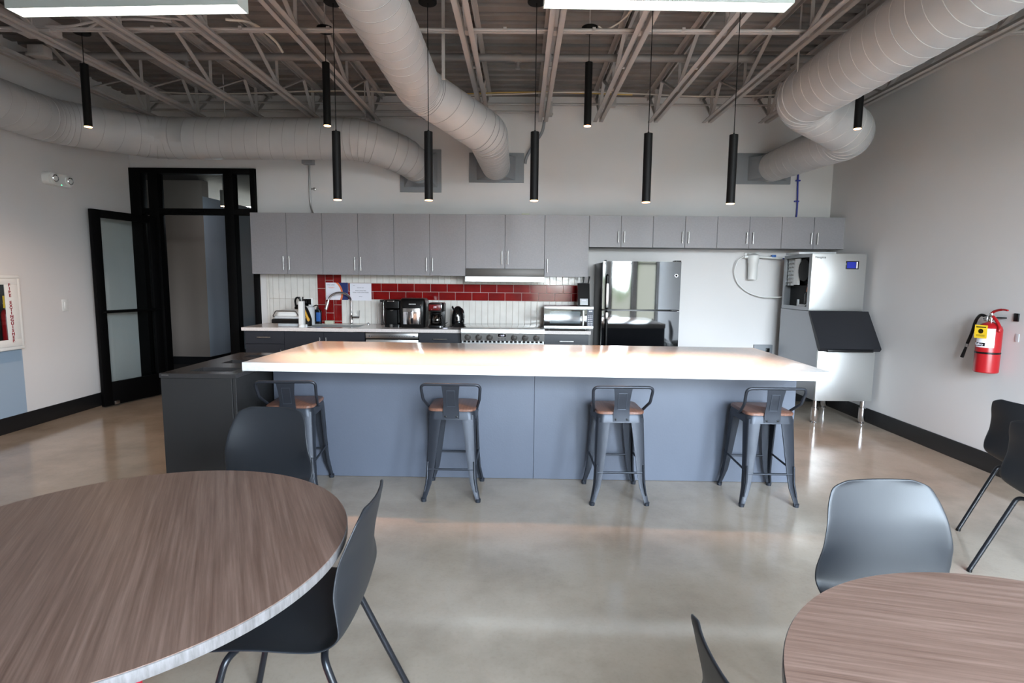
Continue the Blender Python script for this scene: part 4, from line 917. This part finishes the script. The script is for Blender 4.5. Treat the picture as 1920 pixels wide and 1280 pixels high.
# ------------------------------------------------------------------ ice machine and water filter
def ice_machine():
    t = thing('ice_machine', 'tall stainless ice machine with a black slanted bin lid in the right corner', 'ice machine', (3.34, 6.3, 0))
    x0, x1 = 3.05, 3.615; yf, yb = 5.93, 6.55; z0, z1 = 1.165, 1.765
    # head: open on the left side
    b = BM(); w = .022
    box(b, x0, x1, yf, yf+.02, z0, z1, .004); obj('head_front', b, 'stainless', t)
    b = BM(); box(b, x0, x1, yf+.02, yb, z1-.012, z1); box(b, x0, x1, yf+.02, yb, z0, z0+.015); box(b, x1-.012, x1, yf+.02, yb, z0+.015, z1-.012); box(b, x0, x1-.012, yb-.01, yb, z0+.015, z1-.012)
    box(b, x0, x0+.012, yf+.02, yf+.06, z0+.015, z1-.012); box(b, x0, x0+.012, yb-.04, yb-.01, z0+.015, z1-.012); box(b, x0, x0+.012, yf+.06, yb-.04, z1-.035, z1-.012); box(b, x0, x0+.012, yf+.06, yb-.04, z0+.015, z0+.04)
    obj('head_case', b, 'stainside', t)
    b = BM(); box(b, x0+.085, x0+.09, yf+.022, yb-.012, z0+.02, z1-.014); box(b, x0+.02, x1-.05, yf+.06, yb-.02, z0+.255, z0+.262); obj('inner_panel', b, 'blackmat', t)
    b = BM(); box(b, x0+.03, x0+.05, 6.26, 6.37, z0+.27, z1-.04, .002); obj('white_board', b, 'white', t)
    b = BM()
    for i in range(7):
        zz = z0+.29+i*.042
        for yy in (6.42, 6.47): sweep(b, [(x0+.035, yy-.016, zz), (x0+.02, yy-.012, zz+.012), (x0+.02, yy+.012, zz+.012), (x0+.035, yy+.016, zz)], .005, 8)
    box(b, x0+.04, x0+.045, 6.38, 6.52, z0+.26, z1-.04); obj('condenser_bends', b, 'nickel', t)
    b = BM(); b2 = BM(); lathe(b2, [(.10, 0), (.12, .01), (.12, .05), (.03, .06)], seg=24, axis='x'); merge(b, b2, Matrix.Translation((x0+.07, 6.13, z0+.43)) @ Matrix.Rotation(PI, 4, 'Z')); obj('fan', b, 'blackmat', t)
    b = BM(); lathe(b, [(.06, z0+.03), (.065, z0+.05), (.065, z0+.17), (.04, z0+.2)], c=(x0+.12, 6.14, 0), seg=24); obj('compressor', b, 'blackplastic', t)
    b = BM(); sweep(b, spline([(x0+.05, 6.10, z0+.2), (x0+.04, 6.04, z0+.3), (x0+.045, 6.02, z0+.42), (x0+.05, 6.05, z0+.48)]), .006, 8); sweep(b, spline([(x0+.05, 6.06, z0+.16), (x0+.04, 6.03, z0+.22), (x0+.04, 6.06, z0+.28)]), .007, 8); obj('copper_pipes', b, 'copper', t)
    b = BM(); box(b, x0+.02, x0+.06, 6.08, 6.2, z0+.02, z0+.06); sweep(b, spline([(x0+.03, 6.2, z0+.03), (x0+.02, 6.1, z0+.035), (x0+.03, 6.0, z0+.08)]), .009, 8); box(b, x0+.02, x0+.035, 6.215, 6.24, z0+.02, z0+.11); obj('drain_hose', b, 'offwhite', t)
    y = yf-.001
    b = BM(); box(b, 3.40, 3.535, y-.004, y, 1.605, 1.69, .003); s = obj('display_bezel', b, 'blackgloss', t)
    b = BM(); box(b, 3.412, 3.503, y-.0055, y-.004, 1.615, 1.68); obj('screen', b, 'screen', s)
    b = BM(); box(b, 3.510, 3.520, y-.0055, y-.004, 1.615, 1.68); obj('screen_bar', b, 'digits', s)
    text('Nespice', .034, (3.135, y-.0008, 1.725), R_BACK, 'blackgloss', t, 'maker_mark')
    # bin
    yb2 = 6.55; B0, B1 = .25, 1.16; yl = 5.68
    b = BM(); x0b, x1b = 3.045, 3.625
    side = [(yb2, B0), (yl+.03, B0), (yl+.03, .80), (5.90, B1), (yb2, B1)]
    prism(b, side, 'x', x0b, x0b+.02); prism(b, side, 'x', x1b-.02, x1b); box(b, x0b+.02, x1b-.02, yb2-.02, yb2, B0, B1); box(b, x0b+.02, x1b-.02, yl+.03, yb2-.02, B0, B0+.02); box(b, x0b+.02, x1b-.02, 5.9, yb2-.02, B1-.02, B1)
    obj('bin_case', b, 'stainside', t)
    b = BM(); box(b, x0b, x1b, yl, yl+.03, B0, .805, .004); obj('bin_front', b, 'stainless', t)
    b = BM(); prism(b, [(5.63, .785), (5.645, .77), (5.67, .78), (5.90, 1.145), (5.90, 1.165), (5.88, 1.165), (5.62, .80)], 'x', x0b-.012, x1b+.02); obj('bin_lid', b, 'lid', t)
    b = BM(); box(b, x0b+.06, x1b-.06, 5.615, 5.64, .765, .79, .004); obj('lid_grip', b, 'blackplastic', t)
    for lx in (x0b+.04, x1b-.05):
        for ly in (yl+.06, yb2-.08):
            b = BM(); lathe(b, [(.022, 0), (.024, .008), (.018, .02), (.032, .03), (.034, .035), (.034, .17), (.025, .175), (.025, .25)], c=(lx, ly, 0), seg=24); obj('leg', b, 'chrome', t)
    b = BM(); box(b, 3.0, 3.40, 6.12, 6.42, 1.767, 1.79, .002); tag(obj('paper_stack', b, 'offwhite', origin=(3.2, 6.27, 1.767)), 'flat grey-white manual lying on top of the ice machine', 'booklet')
ice_machine()
def water_filter():
    t = thing('water_filter', 'white cartridge water filter on the wall left of the ice machine', 'water filter', (2.76, 6.72, 1.48)); cx, cy = 2.765, 6.73
    b = BM(); lathe(b, [(.05, 1.49), (.052, 1.5), (.055, 1.68), (.062, 1.69), (.062, 1.735)], c=(cx, cy, 0), seg=28); obj('housing', b, 'white', t)
    b = BM(); lathe(b, [(.066, 1.735), (.068, 1.75), (.068, 1.775), (.04, 1.79), (.012, 1.80)], c=(cx, cy, 0), seg=28); obj('cap', b, 'white', t)
    b = BM(); box(b, cx-.08, cx+.08, BY-.02, BY, 1.74, 1.81, .004); box(b, cx-.05, cx+.05, cy, BY-.01, 1.76, 1.80, .004); obj('bracket', b, 'white', t)
    b = BM(); cyl(b, (cx-.11, cy, 1.76), (cx-.06, cy, 1.76), .016); cyl(b, (cx+.06, cy, 1.76), (cx+.32, cy, 1.745), .013); box(b, cx+.26, cx+.34, cy-.015, cy+.015, 1.735, 1.76, .004); obj('fitting', b, 'white', t)
    b = BM(); box(b, cx+.21, cx+.26, cy-.02, cy+.02, 1.757, 1.785, .006); obj('valve_lever', b, 'bluesoap', t)
    b = BM(); sweep(b, spline([(2.65, 6.73, 1.76), (2.59, 6.75, 1.71), (2.565, 6.77, 1.58), (2.62, 6.78, 1.44), (2.74, 6.77, 1.34), (2.88, 6.74, 1.29), (3.0, 6.68, 1.285), (3.09, 6.62, 1.29)]), .007, 10)
    tag(obj('water_hose', b, 'white', origin=(2.8, 6.77, 1.29)), 'thin white hose looping from the water filter to the ice machine', 'hose')
    b = BM(); sweep(b, spline([(3.10, 6.73, 1.745), (3.18, 6.70, 1.725), (3.26, 6.66, 1.71)]), .007, 10); tag(obj('water_hose', b, 'bluetube', origin=(3.1, 6.73, 1.74)), 'short blue hose from the filter valve into the ice machine', 'hose')
    b = BM(); sweep(b, spline([(3.262, 6.80, 3.1), (3.262, 6.80, 2.77), (3.266, 6.80, 2.6), (3.275, 6.80, 2.4), (3.275, 6.80, 2.26), (3.27, 6.81, 2.205)]), .009, 10)
    for z in (2.66, 2.42): box(b, 3.24, 3.295, 6.795, 6.819, z-.008, z+.008, .002)
    tag(obj('water_line', b, 'bluetube', origin=(3.27, 6.8, 2.2)), 'vertical blue water line clipped to the wall above the right cabinets', 'pipe')
    t = thing('wall_outlet', 'grey low wall outlet box left of the ice machine', 'outlet', (2.98, BY, .62))
    b = BM(); box(b, 2.86, 3.085, BY-.03, BY, .575, .70, .004); obj('box', b, 'patch', t); b = BM(); box(b, 3.0, 3.05, BY-.034, BY-.03, .61, .66, .002); obj('socket', b, 'blackplastic', t)
    t = thing('coiled_cable', 'dark coil of cables on the floor behind the ice machine leg', 'cable', (2.9, 6.6, 0))
    b = BM(); pts = []
    for k in range(60): a = k*.35; pts.append((2.95+(.16+.01*math.sin(a*1.7))*math.cos(a), 6.58+.1*math.sin(a), .02+.05*k/60+.015*math.sin(a*2.3)))
    sweep(b, pts, .009, 8); obj('coil', b, 'blackplastic', t)
    b = BM(); sweep(b, spline([(2.98, 6.5, .1), (2.9, 6.55, .22), (2.86, 6.7, .35), (2.9, 6.79, .55)]), .008, 8); obj('lead', b, 'blackplastic', t)
water_filter()

# ------------------------------------------------------------------ things on the walls
def wall_things():
    t = thing('conduit_box', 'grey electrical box with a conduit running down to the left wall cabinets', 'conduit box', (-2.545, BY, 2.25))
    b = BM(); box(b, -2.612, -2.483, BY-.09, BY, 2.80, 2.885, .004); obj('box', b, 'patch', t)
    b = BM(); sweep(b, spline([(-2.548, 6.80, 2.80), (-2.548, 6.80, 2.5), (-2.545, 6.80, 2.35), (-2.53, 6.795, 2.27), (-2.50, 6.78, 2.205)]), .011, 12); c = obj('conduit', b, 'nickel', t)
    b = BM(); b2 = BM(); lathe(b2, [(.018, 0), (.018, -.008), (.01, -.012)], seg=20, axis='y'); merge(b, b2, Matrix.Translation((-2.50, 6.819, 2.52))); box(b, -2.55, -2.50, 6.812, 6.819, 2.512, 2.528); obj('clip', b, 'nickel', c)
    # emergency light
    t = thing('emergency_light', 'white twin-head emergency light high on the left wall', 'emergency light', (LX, 5.7, 2.35))
    b = BM(); ring = lambda x, k: [(x, 5.695+u*k, 2.415+v*k) for u, v in rrect(.31, .125, .045, 6)]
    loft(b, [ring(LX, 1), ring(LX+.05, 1), ring(LX+.065, .94)]); obj('housing', b, 'white', t)
    for y in (5.615, 5.80):
        b = BM(); b2 = BM(); lathe(b2, [(.052, 0), (.052, .012), (.044, .018)], seg=28, axis='x'); merge(b, b2, Matrix.Translation((LX+.064, y, 2.42))); h = obj('lamp_head', b, 'white', t)
        b = BM(); b2 = BM(); lathe(b2, [(.038, .017), (.034, .022), (.012, .012)], seg=24, axis='x'); merge(b, b2, Matrix.Translation((LX+.064, y, 2.42))); obj('reflector', b, 'chrome', h)
    b = BM(); cyl(b, (LX+.064, 5.70, 2.365), (LX+.068, 5.70, 2.365), .004, seg=10); obj('status_led', b, 'green', t)
    # switch
    t = thing('light_switch', 'white rocker light switch on the left wall beside the open glass door', 'light switch', (LX, 5.705, 1.085))
    b = BM(); box(b, LX, LX+.006, 5.665, 5.745, 1.09, 1.21, .003); obj('plate', b, 'white', t); b = BM(); box(b, LX+.006, LX+.010, 5.688, 5.722, 1.115, 1.185, .002); obj('rocker', b, 'white', t)
    # fire extinguisher cabinet
    y0, y1, z0, z1 = 4.69, 5.108, .775, 1.455; t = thing('fire_extinguisher_cabinet', 'white cabinet with red FIRE EXTINGUISHER letters on the left wall', 'extinguisher cabinet', (LX, 5.0, z0))
    b = BM(); x = LX
    for q in ((y0, y1, z0, z0+.03), (y0, y1, z1-.03, z1), (y0, y0+.03, z0+.03, z1-.03), (y1-.03, y1, z0+.03, z1-.03)): box(b, x, x+.085, q[0], q[1], q[2], q[3], .003)
    box(b, x, x+.01, y0+.03, y1-.03, z0+.03, z1-.03); obj('case', b, 'white', t)
    b = BM(); wy0, wy1, wz0, wz1 = 4.74, 4.945, .87, 1.37
    for q in ((y0+.031, y1-.031, z0+.031, wz0), (y0+.031, y1-.031, wz1, z1-.031), (y0+.031, wy0, wz0, wz1), (wy1, y1-.031, wz0, wz1)): box(b, x+.083, x+.090, q[0], q[1], q[2], q[3], .001)
    d = obj('door', b, 'white', t)
    b = BM(); box(b, x+.085, x+.087, wy0, wy1, wz0, wz1); obj('window_pane', b, 'glass', d)
    b = BM(); box(b, x+.0102, x+.0115, y0+.035, y1-.035, z0+.035, z1-.035); obj('dark_lining', b, 'station', t)
    for i, ch in enumerate('FIRE EXTINGUISHER'):
        if ch != ' ': text(ch, .037, (x+.0905, 4.993, 1.365-i*.0318), R_LEFT, 'letters', d, 'letter', sx=1.15, off=.0014)
    t = thing('fire_extinguisher', 'red extinguisher with yellow tag behind the cabinet window on the left wall', 'fire extinguisher', (x+.045, 4.985, z0+.04))
    b = BM(); lathe(b, [(.034, .82), (.036, .83), (.036, 1.1), (.028, 1.13), (.014, 1.145)], c=(x+.045, 4.985, 0), seg=28); obj('cylinder', b, 'red', t)
    b = BM(); lathe(b, [(.014, 1.145), (.016, 1.16), (.016, 1.19), (.01, 1.2)], c=(x+.045, 4.985, 0), seg=20); box(b, x+.04, x+.056, 4.95, 5.03, 1.195, 1.205, .002); obj('valve', b, 'chrome', t)
    b = BM(); box(b, x+.078, x+.0795, 4.93, 5.0, 1.16, 1.27); obj('tag', b, 'yellow', t)
    # extinguisher on the right wall
    t = thing('fire_extinguisher', 'red fire extinguisher with yellow tag hanging on the right wall', 'fire extinguisher', (RX-.09, 4.28, .79)); cx, cy = RX-.095, 4.285; r = .078
    b = BM(); lathe(b, [(r-.006, .79), (r, .797), (r, 1.12), (r-.008, 1.145), (r-.03, 1.165), (.02, 1.175)], c=(cx, cy, 0), seg=36); c = obj('cylinder', b, 'red', t)
    b = BM(); lathe(b, [(r, .935), (r+.002, .937), (r+.002, .948), (r, .95)], c=(cx, cy, 0), seg=36); obj('band', b, 'blackplastic', c)
    def wrap(a0, a1, z0, z1, off, m, nm, par):
        b = BM(); n = 10; A = []
        for k in range(n+1):
            a = a0+(a1-a0)*k/n; A.append((cx+(r+off)*math.cos(a), cy+(r+off)*math.sin(a)))
        for p, q in zip(A, A[1:]): b.faces.new([b.verts.new(v) for v in ((p[0], p[1], z0), (q[0], q[1], z0), (q[0], q[1], z1), (p[0], p[1], z1))])
        bmesh.ops.remove_doubles(b, verts=b.verts, dist=1e-6); return obj(nm, b, m, par)
    av = math.atan2(-cy, -cx)
    l = wrap(av-1.15, av+.45, .985, 1.13, .0012, 'paper', 'label', c); wrap(av-1.15, av-.25, .995, 1.02, .002, 'blackplastic', 'label_band', l); wrap(av-.1, av+.4, 1.0, 1.09, .002, 'offwhite', 'label_print', l)
    a = av-.72; text('Safety', .026, (cx+(r+.003)*math.cos(a), cy+(r+.003)*math.sin(a), 1.0075), (PI/2, 0, a+PI/2), 'paper', l, 'label_word')
    b = BM(); lathe(b, [(.02, 1.172), (.024, 1.18), (.024, 1.215), (.016, 1.225), (.016, 1.245)], c=(cx, cy, 0), seg=24); b2 = BM(); lathe(b2, [(.02, 0), (.02, .02)], seg=20, axis='y'); merge(b, b2, Matrix.Translation((cx-.015, cy+.012, 1.2))); obj('valve', b, 'chrome', t)
    b = BM(); sweep(b, spline([(cx, cy+.01, 1.235), (cx, cy-.03, 1.262), (cx, cy-.09, 1.275), (cx, cy-.14, 1.272)]), [.010]*8+[.009]*8+[.007]*8+[.006], 10); obj('top_lever', b, 'red', t)
    b = BM(); sweep(b, spline([(cx, cy-.015, 1.22), (cx, cy-.05, 1.19), (cx, cy-.085, 1.14), (cx-.01, cy-.09, 1.11)]), .011, 10); obj('carry_handle', b, 'red', t)
    b = BM(); sweep(b, spline([(cx-.01, cy+.02, 1.21), (cx-.02, cy+.07, 1.225), (cx-.01, cy+.125, 1.18), (cx, cy+.165, 1.08), (cx, cy+.2, .99)]), .0115, 14); h = obj('hose', b, 'blackplastic', t)
    b = BM(); cyl(b, (cx, cy+.2, .99), (cx, cy+.207, .965), .0125, seg=14); obj('hose_ferrule', b, 'nickel', h)
    b = BM(); cyl(b, (cx, cy+.207, .965), (cx, cy+.24, .875), .009, .013, seg=14); obj('nozzle', b, 'blackplastic', h)
    T = Matrix.Translation((cx+(r+.012)*math.cos(av-.6), cy+(r+.012)*math.sin(av-.6), 1.10)) @ Matrix.Rotation(av-.6, 4, 'Z')
    b = BM(); tbox(b, T, 0, .001, -.045, .045, -.045, .055); g = obj('tag', b, 'yellow', t)
    b = BM(); tbox(b, T, .001, .0016, -.035, .035, .035, .043); tbox(b, T, .001, .0016, -.03, .03, -.03, -.027); tbox(b, T, .001, .0016, -.03, .03, -.022, -.019)
    b2 = BM(); lathe(b2, [(.018, 0), (.018, .0008), (.015, .0008), (.015, 0)], seg=20, axis='x'); merge(b, b2, T @ Matrix.Translation((.001, 0, .008))); obj('tag_print', b, 'blackplastic', g)
    b = BM(); box(b, RX-.012, RX-.001, cy-.135, cy-.095, 1.19, 1.25, .003); obj('bracket_plate', b, 'blackplastic', t)
    b = BM(); box(b, RX-.085, RX-.001, cy-.03, cy+.03, 1.205, 1.215, .002); obj('bracket_hook', b, 'blackplastic', t)
    b = BM(); box(b, RX-.004, RX, cy-.15, cy-.115, 1.04, 1.10, .002); tag(obj('wall_plate', b, 'offwhite', origin=(RX, cy-.13, 1.07)), 'small pale plate on the wall just behind the hanging extinguisher', 'plate')
wall_things()

# ------------------------------------------------------------------ island and waste station
def island():
    R = Matrix.Translation((.085, 4.195, 0)) @ Matrix.Rotation(math.radians(-1.7), 4, 'Z')
    t = thing('kitchen_island', 'long kitchen island with thick white top and slate blue panels', 'kitchen island', (.085, 4.195, 0))
    b = BM(); tbox(b, R, -1.905, 1.905, -.645, .645, .842, .9, .003); obj('island_top', b, 'quartz', t)
    b = BM(); T = Matrix.Translation((.1, 4.4, 0)); box(b, -1.79, 1.985, 3.995, 4.82, 0, .8415); obj('carcass', b, 'islandp', t)
    for a, c in ((-1.795, .1075), (.1095, 1.99)):
        b = BM(); box(b, a, c, 3.97, 3.994, .002, .8412, .001, 1); obj('front_panel', b, 'islandp', t)
island()
def station():
    x0, x1, y0, y1, H = -2.315, -1.822, 3.49, 4.52, .84
    t = thing('waste_station', 'dark laminate waste station with cut-out openings in its top, left of the island', 'waste station', (-2.07, 4.0, 0))
    b = BM(); box(b, x0+.004, x1-.002, y0+.02, y1-.01, .02, H-.03); obj('carcass', b, 'station', t)
    b = BM(); box(b, x0+.006, x1-.026, y0, y0+.019, .02, H-.03, .0015, 1); d = obj('front_panel', b, 'station', t)
    b = BM(); box(b, x1-.022, x1, y0, y1-.01, .02, H-.03, .0015, 1); obj('side_panel', b, 'station', t)
    holes = [(-2.18, -1.90, 3.585, 3.75), (-2.16, -1.90, 3.94, 4.10), (-2.16, -1.90, 4.25, 4.38)]
    b = BM(); yy = [y0-.004]+[v for h in holes for v in h[2:]]+[y1]
    for i in range(0, len(yy), 2): box(b, x0, x1+.001, yy[i], yy[i+1], H-.028, H)
    for h in holes: box(b, x0, h[0], h[2], h[3], H-.028, H); box(b, h[1], x1+.001, h[2], h[3], H-.028, H)
    top = obj('top', b, 'stationtop', t)
    b = BM()
    for h in holes: box(b, h[0]-.001, h[1]+.001, h[2]-.001, h[3]+.001, H-.031, H-.0285)
    obj('opening_liner', b, 'blackmat', top)
    b = BM(); box(b, x0+.014, x0+.062, y0-.0045, y0-.004, H-.014, H-.006); obj('maker_plate', b, 'nickel', d)
    b = BM(); box(b, x0+.02, x1-.02, y0+.04, y1-.03, 0, .02); obj('plinth', b, 'black', t)
M['stationtop'] = mat('dark_station_top', (52, 50, 50), .22)
station()

# ------------------------------------------------------------------ bar stools (built facing the island, +Y)
M['nickelish'] = mat('pale_gunmetal', (66, 70, 79), .4, metal=.5)  # slightly paler gunmetal for the raised border of the splat
def stool():
    t = thing('bar_stool', 'x', 'bar stool', (0, 0, 0), 'metal bar stools along the island')
    prof = [(.575, .150, .155, .085), (.50, .153, .162, .078), (.35, .158, .175, .064), (.22, .163, .185, .052), (.12, .170, .193, .042), (.06, .182, .2, .034), (.02, .190, .205, .028), (.012, .190, .205, .028)]
    for sx in (-1, 1):
        for sy in (-1, 1):
            b = BM(); rings = []
            for z, cx, cy, w in prof:
                th = .010
                # L section with a softened outer corner
                P = [(0, 0), (-w, 0), (-w, -th), (-th*1.3, -th), (-th, -th*1.3), (-th, -w), (0, -w)]
                P = [(-.35*w*.3, 0), (-w, 0), (-w, -th), (-th*1.4, -th*1.4), (-th, -w), (0, -w), (0, -.35*w*.3)]
                rings.append([(sx*(cx+u), sy*(cy+v), z) for u, v in P])
            loft(b, rings); leg = obj('leg', b, 'gunmetal', t, sharp=55)
            b = BM(); cyl(b, (sx*.179, sy*.194, 0), (sx*.179, sy*.194, .022), .017, .019, seg=16); obj('foot_cap', b, 'gunmetal', leg)
            b = BM()
            sweep(b, [(sx*.153, sy*.1875, .27), (sx*.156, sy*.196, .16), (sx*.172, sy*.207, .07)], [.006, .006, .005], 8)
            obj('leg_rib', b, 'gunmetal', leg)
    b = BM(); o = rrect(.31, .325, .05, 6); i_ = rrect(.295, .31, .045, 6)
    rings = [[(x, y, .545) for x, y in rrect(.318, .335, .05, 6)], [(x, y, .585) for x, y in o], [(x, y, .597) for x, y in rrect(.30, .315, .05, 6)]]
    loft(b, rings); obj('seat_pan', b, 'gunmetal', t)
    b = BM(); rings = [[(x, y, .597) for x, y in rrect(.305, .315, .05, 6)], [(x, y, .600) for x, y in rrect(.315, .325, .05, 6)], [(x, y, .613) for x, y in rrect(.315, .325, .05, 6)], [(x, y, .618) for x, y in rrect(.305, .315, .048, 6)]]
    loft(b, rings); obj('seat', b, 'seatwood', t)
    for z, y in ((.215, -.18), (.225, .18)):
        b = BM(); cyl(b, (-.15, y, z), (.15, y, z), .007, seg=12); obj('foot_rail', b, 'gunmetal', t)
    for x in (-.157, .157):
        b = BM(); cyl(b, (x, -.165, .235), (x, .165, .255), .007, seg=12); obj('foot_rail', b, 'gunmetal', t)
    b = BM(); pts = [(-.158, -.02, .59), (-.16, -.05, .60), (-.184, -.165, .68), (-.193, -.21, .787), (.193, -.21, .787), (.184, -.165, .68), (.16, -.05, .60), (.158, -.02, .59)]
    sweep(b, fillet(pts, .035, 6), .0095, 14); obj('back_rail', b, 'gunmetal', t)
    b = BM(); rows = [(.553, -.171, .053), (.60, -.172, .053), (.65, -.178, .05), (.70, -.192, .05), (.76, -.206, .056), (.787, -.211, .060)]; th = .004
    rings = [[(-w, y, z), (w, y, z), (w, y+th, z), (-w, y+th, z)] for z, y, w in rows]; loft(b, rings); s = obj('back_splat', b, 'gunmetal', t, sharp=50)
    b = BM(); 
    R2 = [(.635, -.1795), (.70, -.195), (.745, -.2055)]
    for w0, w1 in ((-.028, -.025), (.025, .028)):
        rings = [[(w0, y, z), (w1, y, z), (w1, y+.003, z), (w0, y+.003, z)] for z, y in R2]; loft(b, rings)
    for z, y in (R2[0], R2[-1]): box(b, -.028, .028, y, y+.003, z-.0015, z+.0015)
    obj('embossed_border', b, 'nickelish', s)
    for x in (-.036, .036):
        b = BM(); lathe(b, [(.007, 0), (.007, -.003), (.004, -.005)], c=(x, -.171, .568), seg=14, axis='y'); obj('bolt', b, 'blackplastic', s)
    return t
s = stool()
labs = ['metal bar stool with wooden seat at the left end, beside the waste station', 'metal bar stool with wooden seat, second from the left, standing square to the island', 'metal bar stool with wooden seat, third from the left, right of the panel seam', 'metal bar stool with wooden seat at the right end of the island']
spots = [(-1.54, 3.738, 5), (-.445, 3.72, 0), (.657, 3.705, 1.5), (1.637, 3.72, 1.0)]
for i, (x, y, a) in enumerate(spots):
    if i == 0: s.location = (x, y, 0); s.rotation_euler = (0, 0, math.radians(a)); s['label'] = labs[0]
    else: dup(s, (x, y, 0), math.radians(a), labs[i])

# ------------------------------------------------------------------ tables
def table(cx, cy, r, ang, label, name='round_table'):
    t = thing(name, label, 'table', (cx, cy, 0), 'round dining tables'); z = .735
    b = BM(); lathe(b, [(r-.002, z-.002), (r-.003, z)], seg=96)
    b.free(); b = BM(); n = 128
    vs = [b.verts.new(((r-.002)*math.cos(2*PI*k/n), (r-.002)*math.sin(2*PI*k/n), z)) for k in range(n)]; f = b.faces.new(vs); 
    ws = [b.verts.new(((r-.002)*math.cos(2*PI*k/n), (r-.002)*math.sin(2*PI*k/n), z-.003)) for k in range(n)]
    for k in range(n): b.faces.new((vs[k], ws[k], ws[(k+1) % n], vs[(k+1) % n]))
    o = obj('tabletop', b, 'tabletop', None); o.parent = t; o.rotation_euler = (0, 0, ang)
    b = BM(); lathe(b, [(r-.02, z-.03), (r-.002, z-.029), (r, z-.026), (r, z-.003), (r-.002, z-.0015)], seg=128); o = obj('edge_band', b, 'tableedge', None); o.parent = t
    b = BM(); lathe(b, [(.10, z-.031), (.10, z-.04), (.038, z-.045), (.038, .05), (.05, .045)], seg=32); o = obj('column', b, 'redbase', None); o.parent = t
    b = BM(); lathe(b, [(.30, 0), (.30, .008), (.27, .018), (.06, .045), (.04, .05)], seg=64); o = obj('foot_disc', b, 'redbase', None); o.parent = t
    return t
table(-1.085, 1.415, .6, math.radians(90+28), 'large round table with brown wood grain top and red column, in the left foreground')
table(1.05, .767, .587, math.radians(-12), 'round table with grey brown wood grain top, in the right foreground')

# ------------------------------------------------------------------ shell chairs (built facing -Y)
def chair():
    t = thing('shell_chair', 'x', 'chair', (0, 0, 0), 'black shell chairs')
    prof = [(-.215, .425), (-.20, .440), (-.12, .448), (0, .436), (.10, .430), (.155, .440), (.190, .472), (.205, .53), (.214, .60), (.224, .68), (.237, .75), (.246, .80), (.250, .822)]
    wid = [.170, .202, .220, .224, .224, .225, .228, .230, .223, .208, .192, .168, .110]
    P = spline([(0, y, z) for y, z in prof], 3); m = len(P)
    def W(i):
        f = i/3; a = int(min(f, len(wid)-1)); c = min(a+1, len(wid)-1); return wid[a]*(1-(f-a))+wid[c]*(f-a)
    n = 14; b = BM(); G = []
    for i, p in enumerate(P):
        w = W(i); row = []; tpar = i/(m-1)
        back = max(0, min(1, (p.z-.47)/.15)); seatp = 1-back
        for k in range(n+1):
            u = -1+2*k/n; cv = abs(u)**2.2
            y = p.y-back*.042*cv*(1-.65*max(0, min(1, (p.z-.70)/.11))); z = p.z+seatp*.035*cv*(0.2+.8*min(1, max(0, (p.y+.22)/.2)))
            row.append(b.verts.new((w*u, y, z)))
        G.append(row)
    for i in range(m-1):
        for k in range(n): b.faces.new((G[i][k], G[i][k+1], G[i+1][k+1], G[i+1][k]))
    o = obj('shell', b, 'chair', t, sharp=180)
    md = o.modifiers.new('thickness', 'SOLIDIFY'); md.thickness = .007; md.offset = 0
    ms = o.modifiers.new('smooth', 'SUBSURF'); ms.levels = 1; ms.render_levels = 1
    for sx in (-1, 1):
        for sy, fy in ((-1, -.235), (1, .30)):
            b = BM(); pts = fillet([(sx*.03, sy*.10, .413), (sx*.175, sy*.135, .413), (sx*.228, fy, .008)], .035, 6)
            sweep(b, pts, .0105, 14); l = obj('leg', b, 'chairleg', t)
            b = BM(); cyl(b, (sx*.2282, fy*1.0005, 0), (sx*.2275, fy*.998, .014), .012, seg=14); obj('glide', b, 'blackplastic', l)
    b = BM(); box(b, -.13, .13, -.13, .13, .404, .424, .006); obj('under_seat_bracket', b, 'chairleg', t)
    return t
c = chair()
D = math.radians
spots = [(-1.25, 2.44, D(-6), 'black shell chair on the far side of the left table, before the leftmost bar stool'),
         (-.672, 1.59, D(-88), 'black shell chair seen side-on with its seat tucked under the left table'),
         (1.20, 1.54, D(4), 'black shell chair on the far side of the right table'),
         (.585, .895, D(92), 'black shell chair at the left edge of the right table, only its back edge showing'),
         (2.955, 3.03, D(98), 'black shell chair by the right wall, rear one of the pair under the hanging extinguisher'),
         (2.635, 2.54, D(96), 'black shell chair at the right picture edge, front one of the pair')]
for i, (x, y, a, lab) in enumerate(spots):
    if i == 0: c.location = (x, y, 0); c.rotation_euler = (0, 0, a); c['label'] = lab
    else: dup(c, (x, y, 0), a, lab)
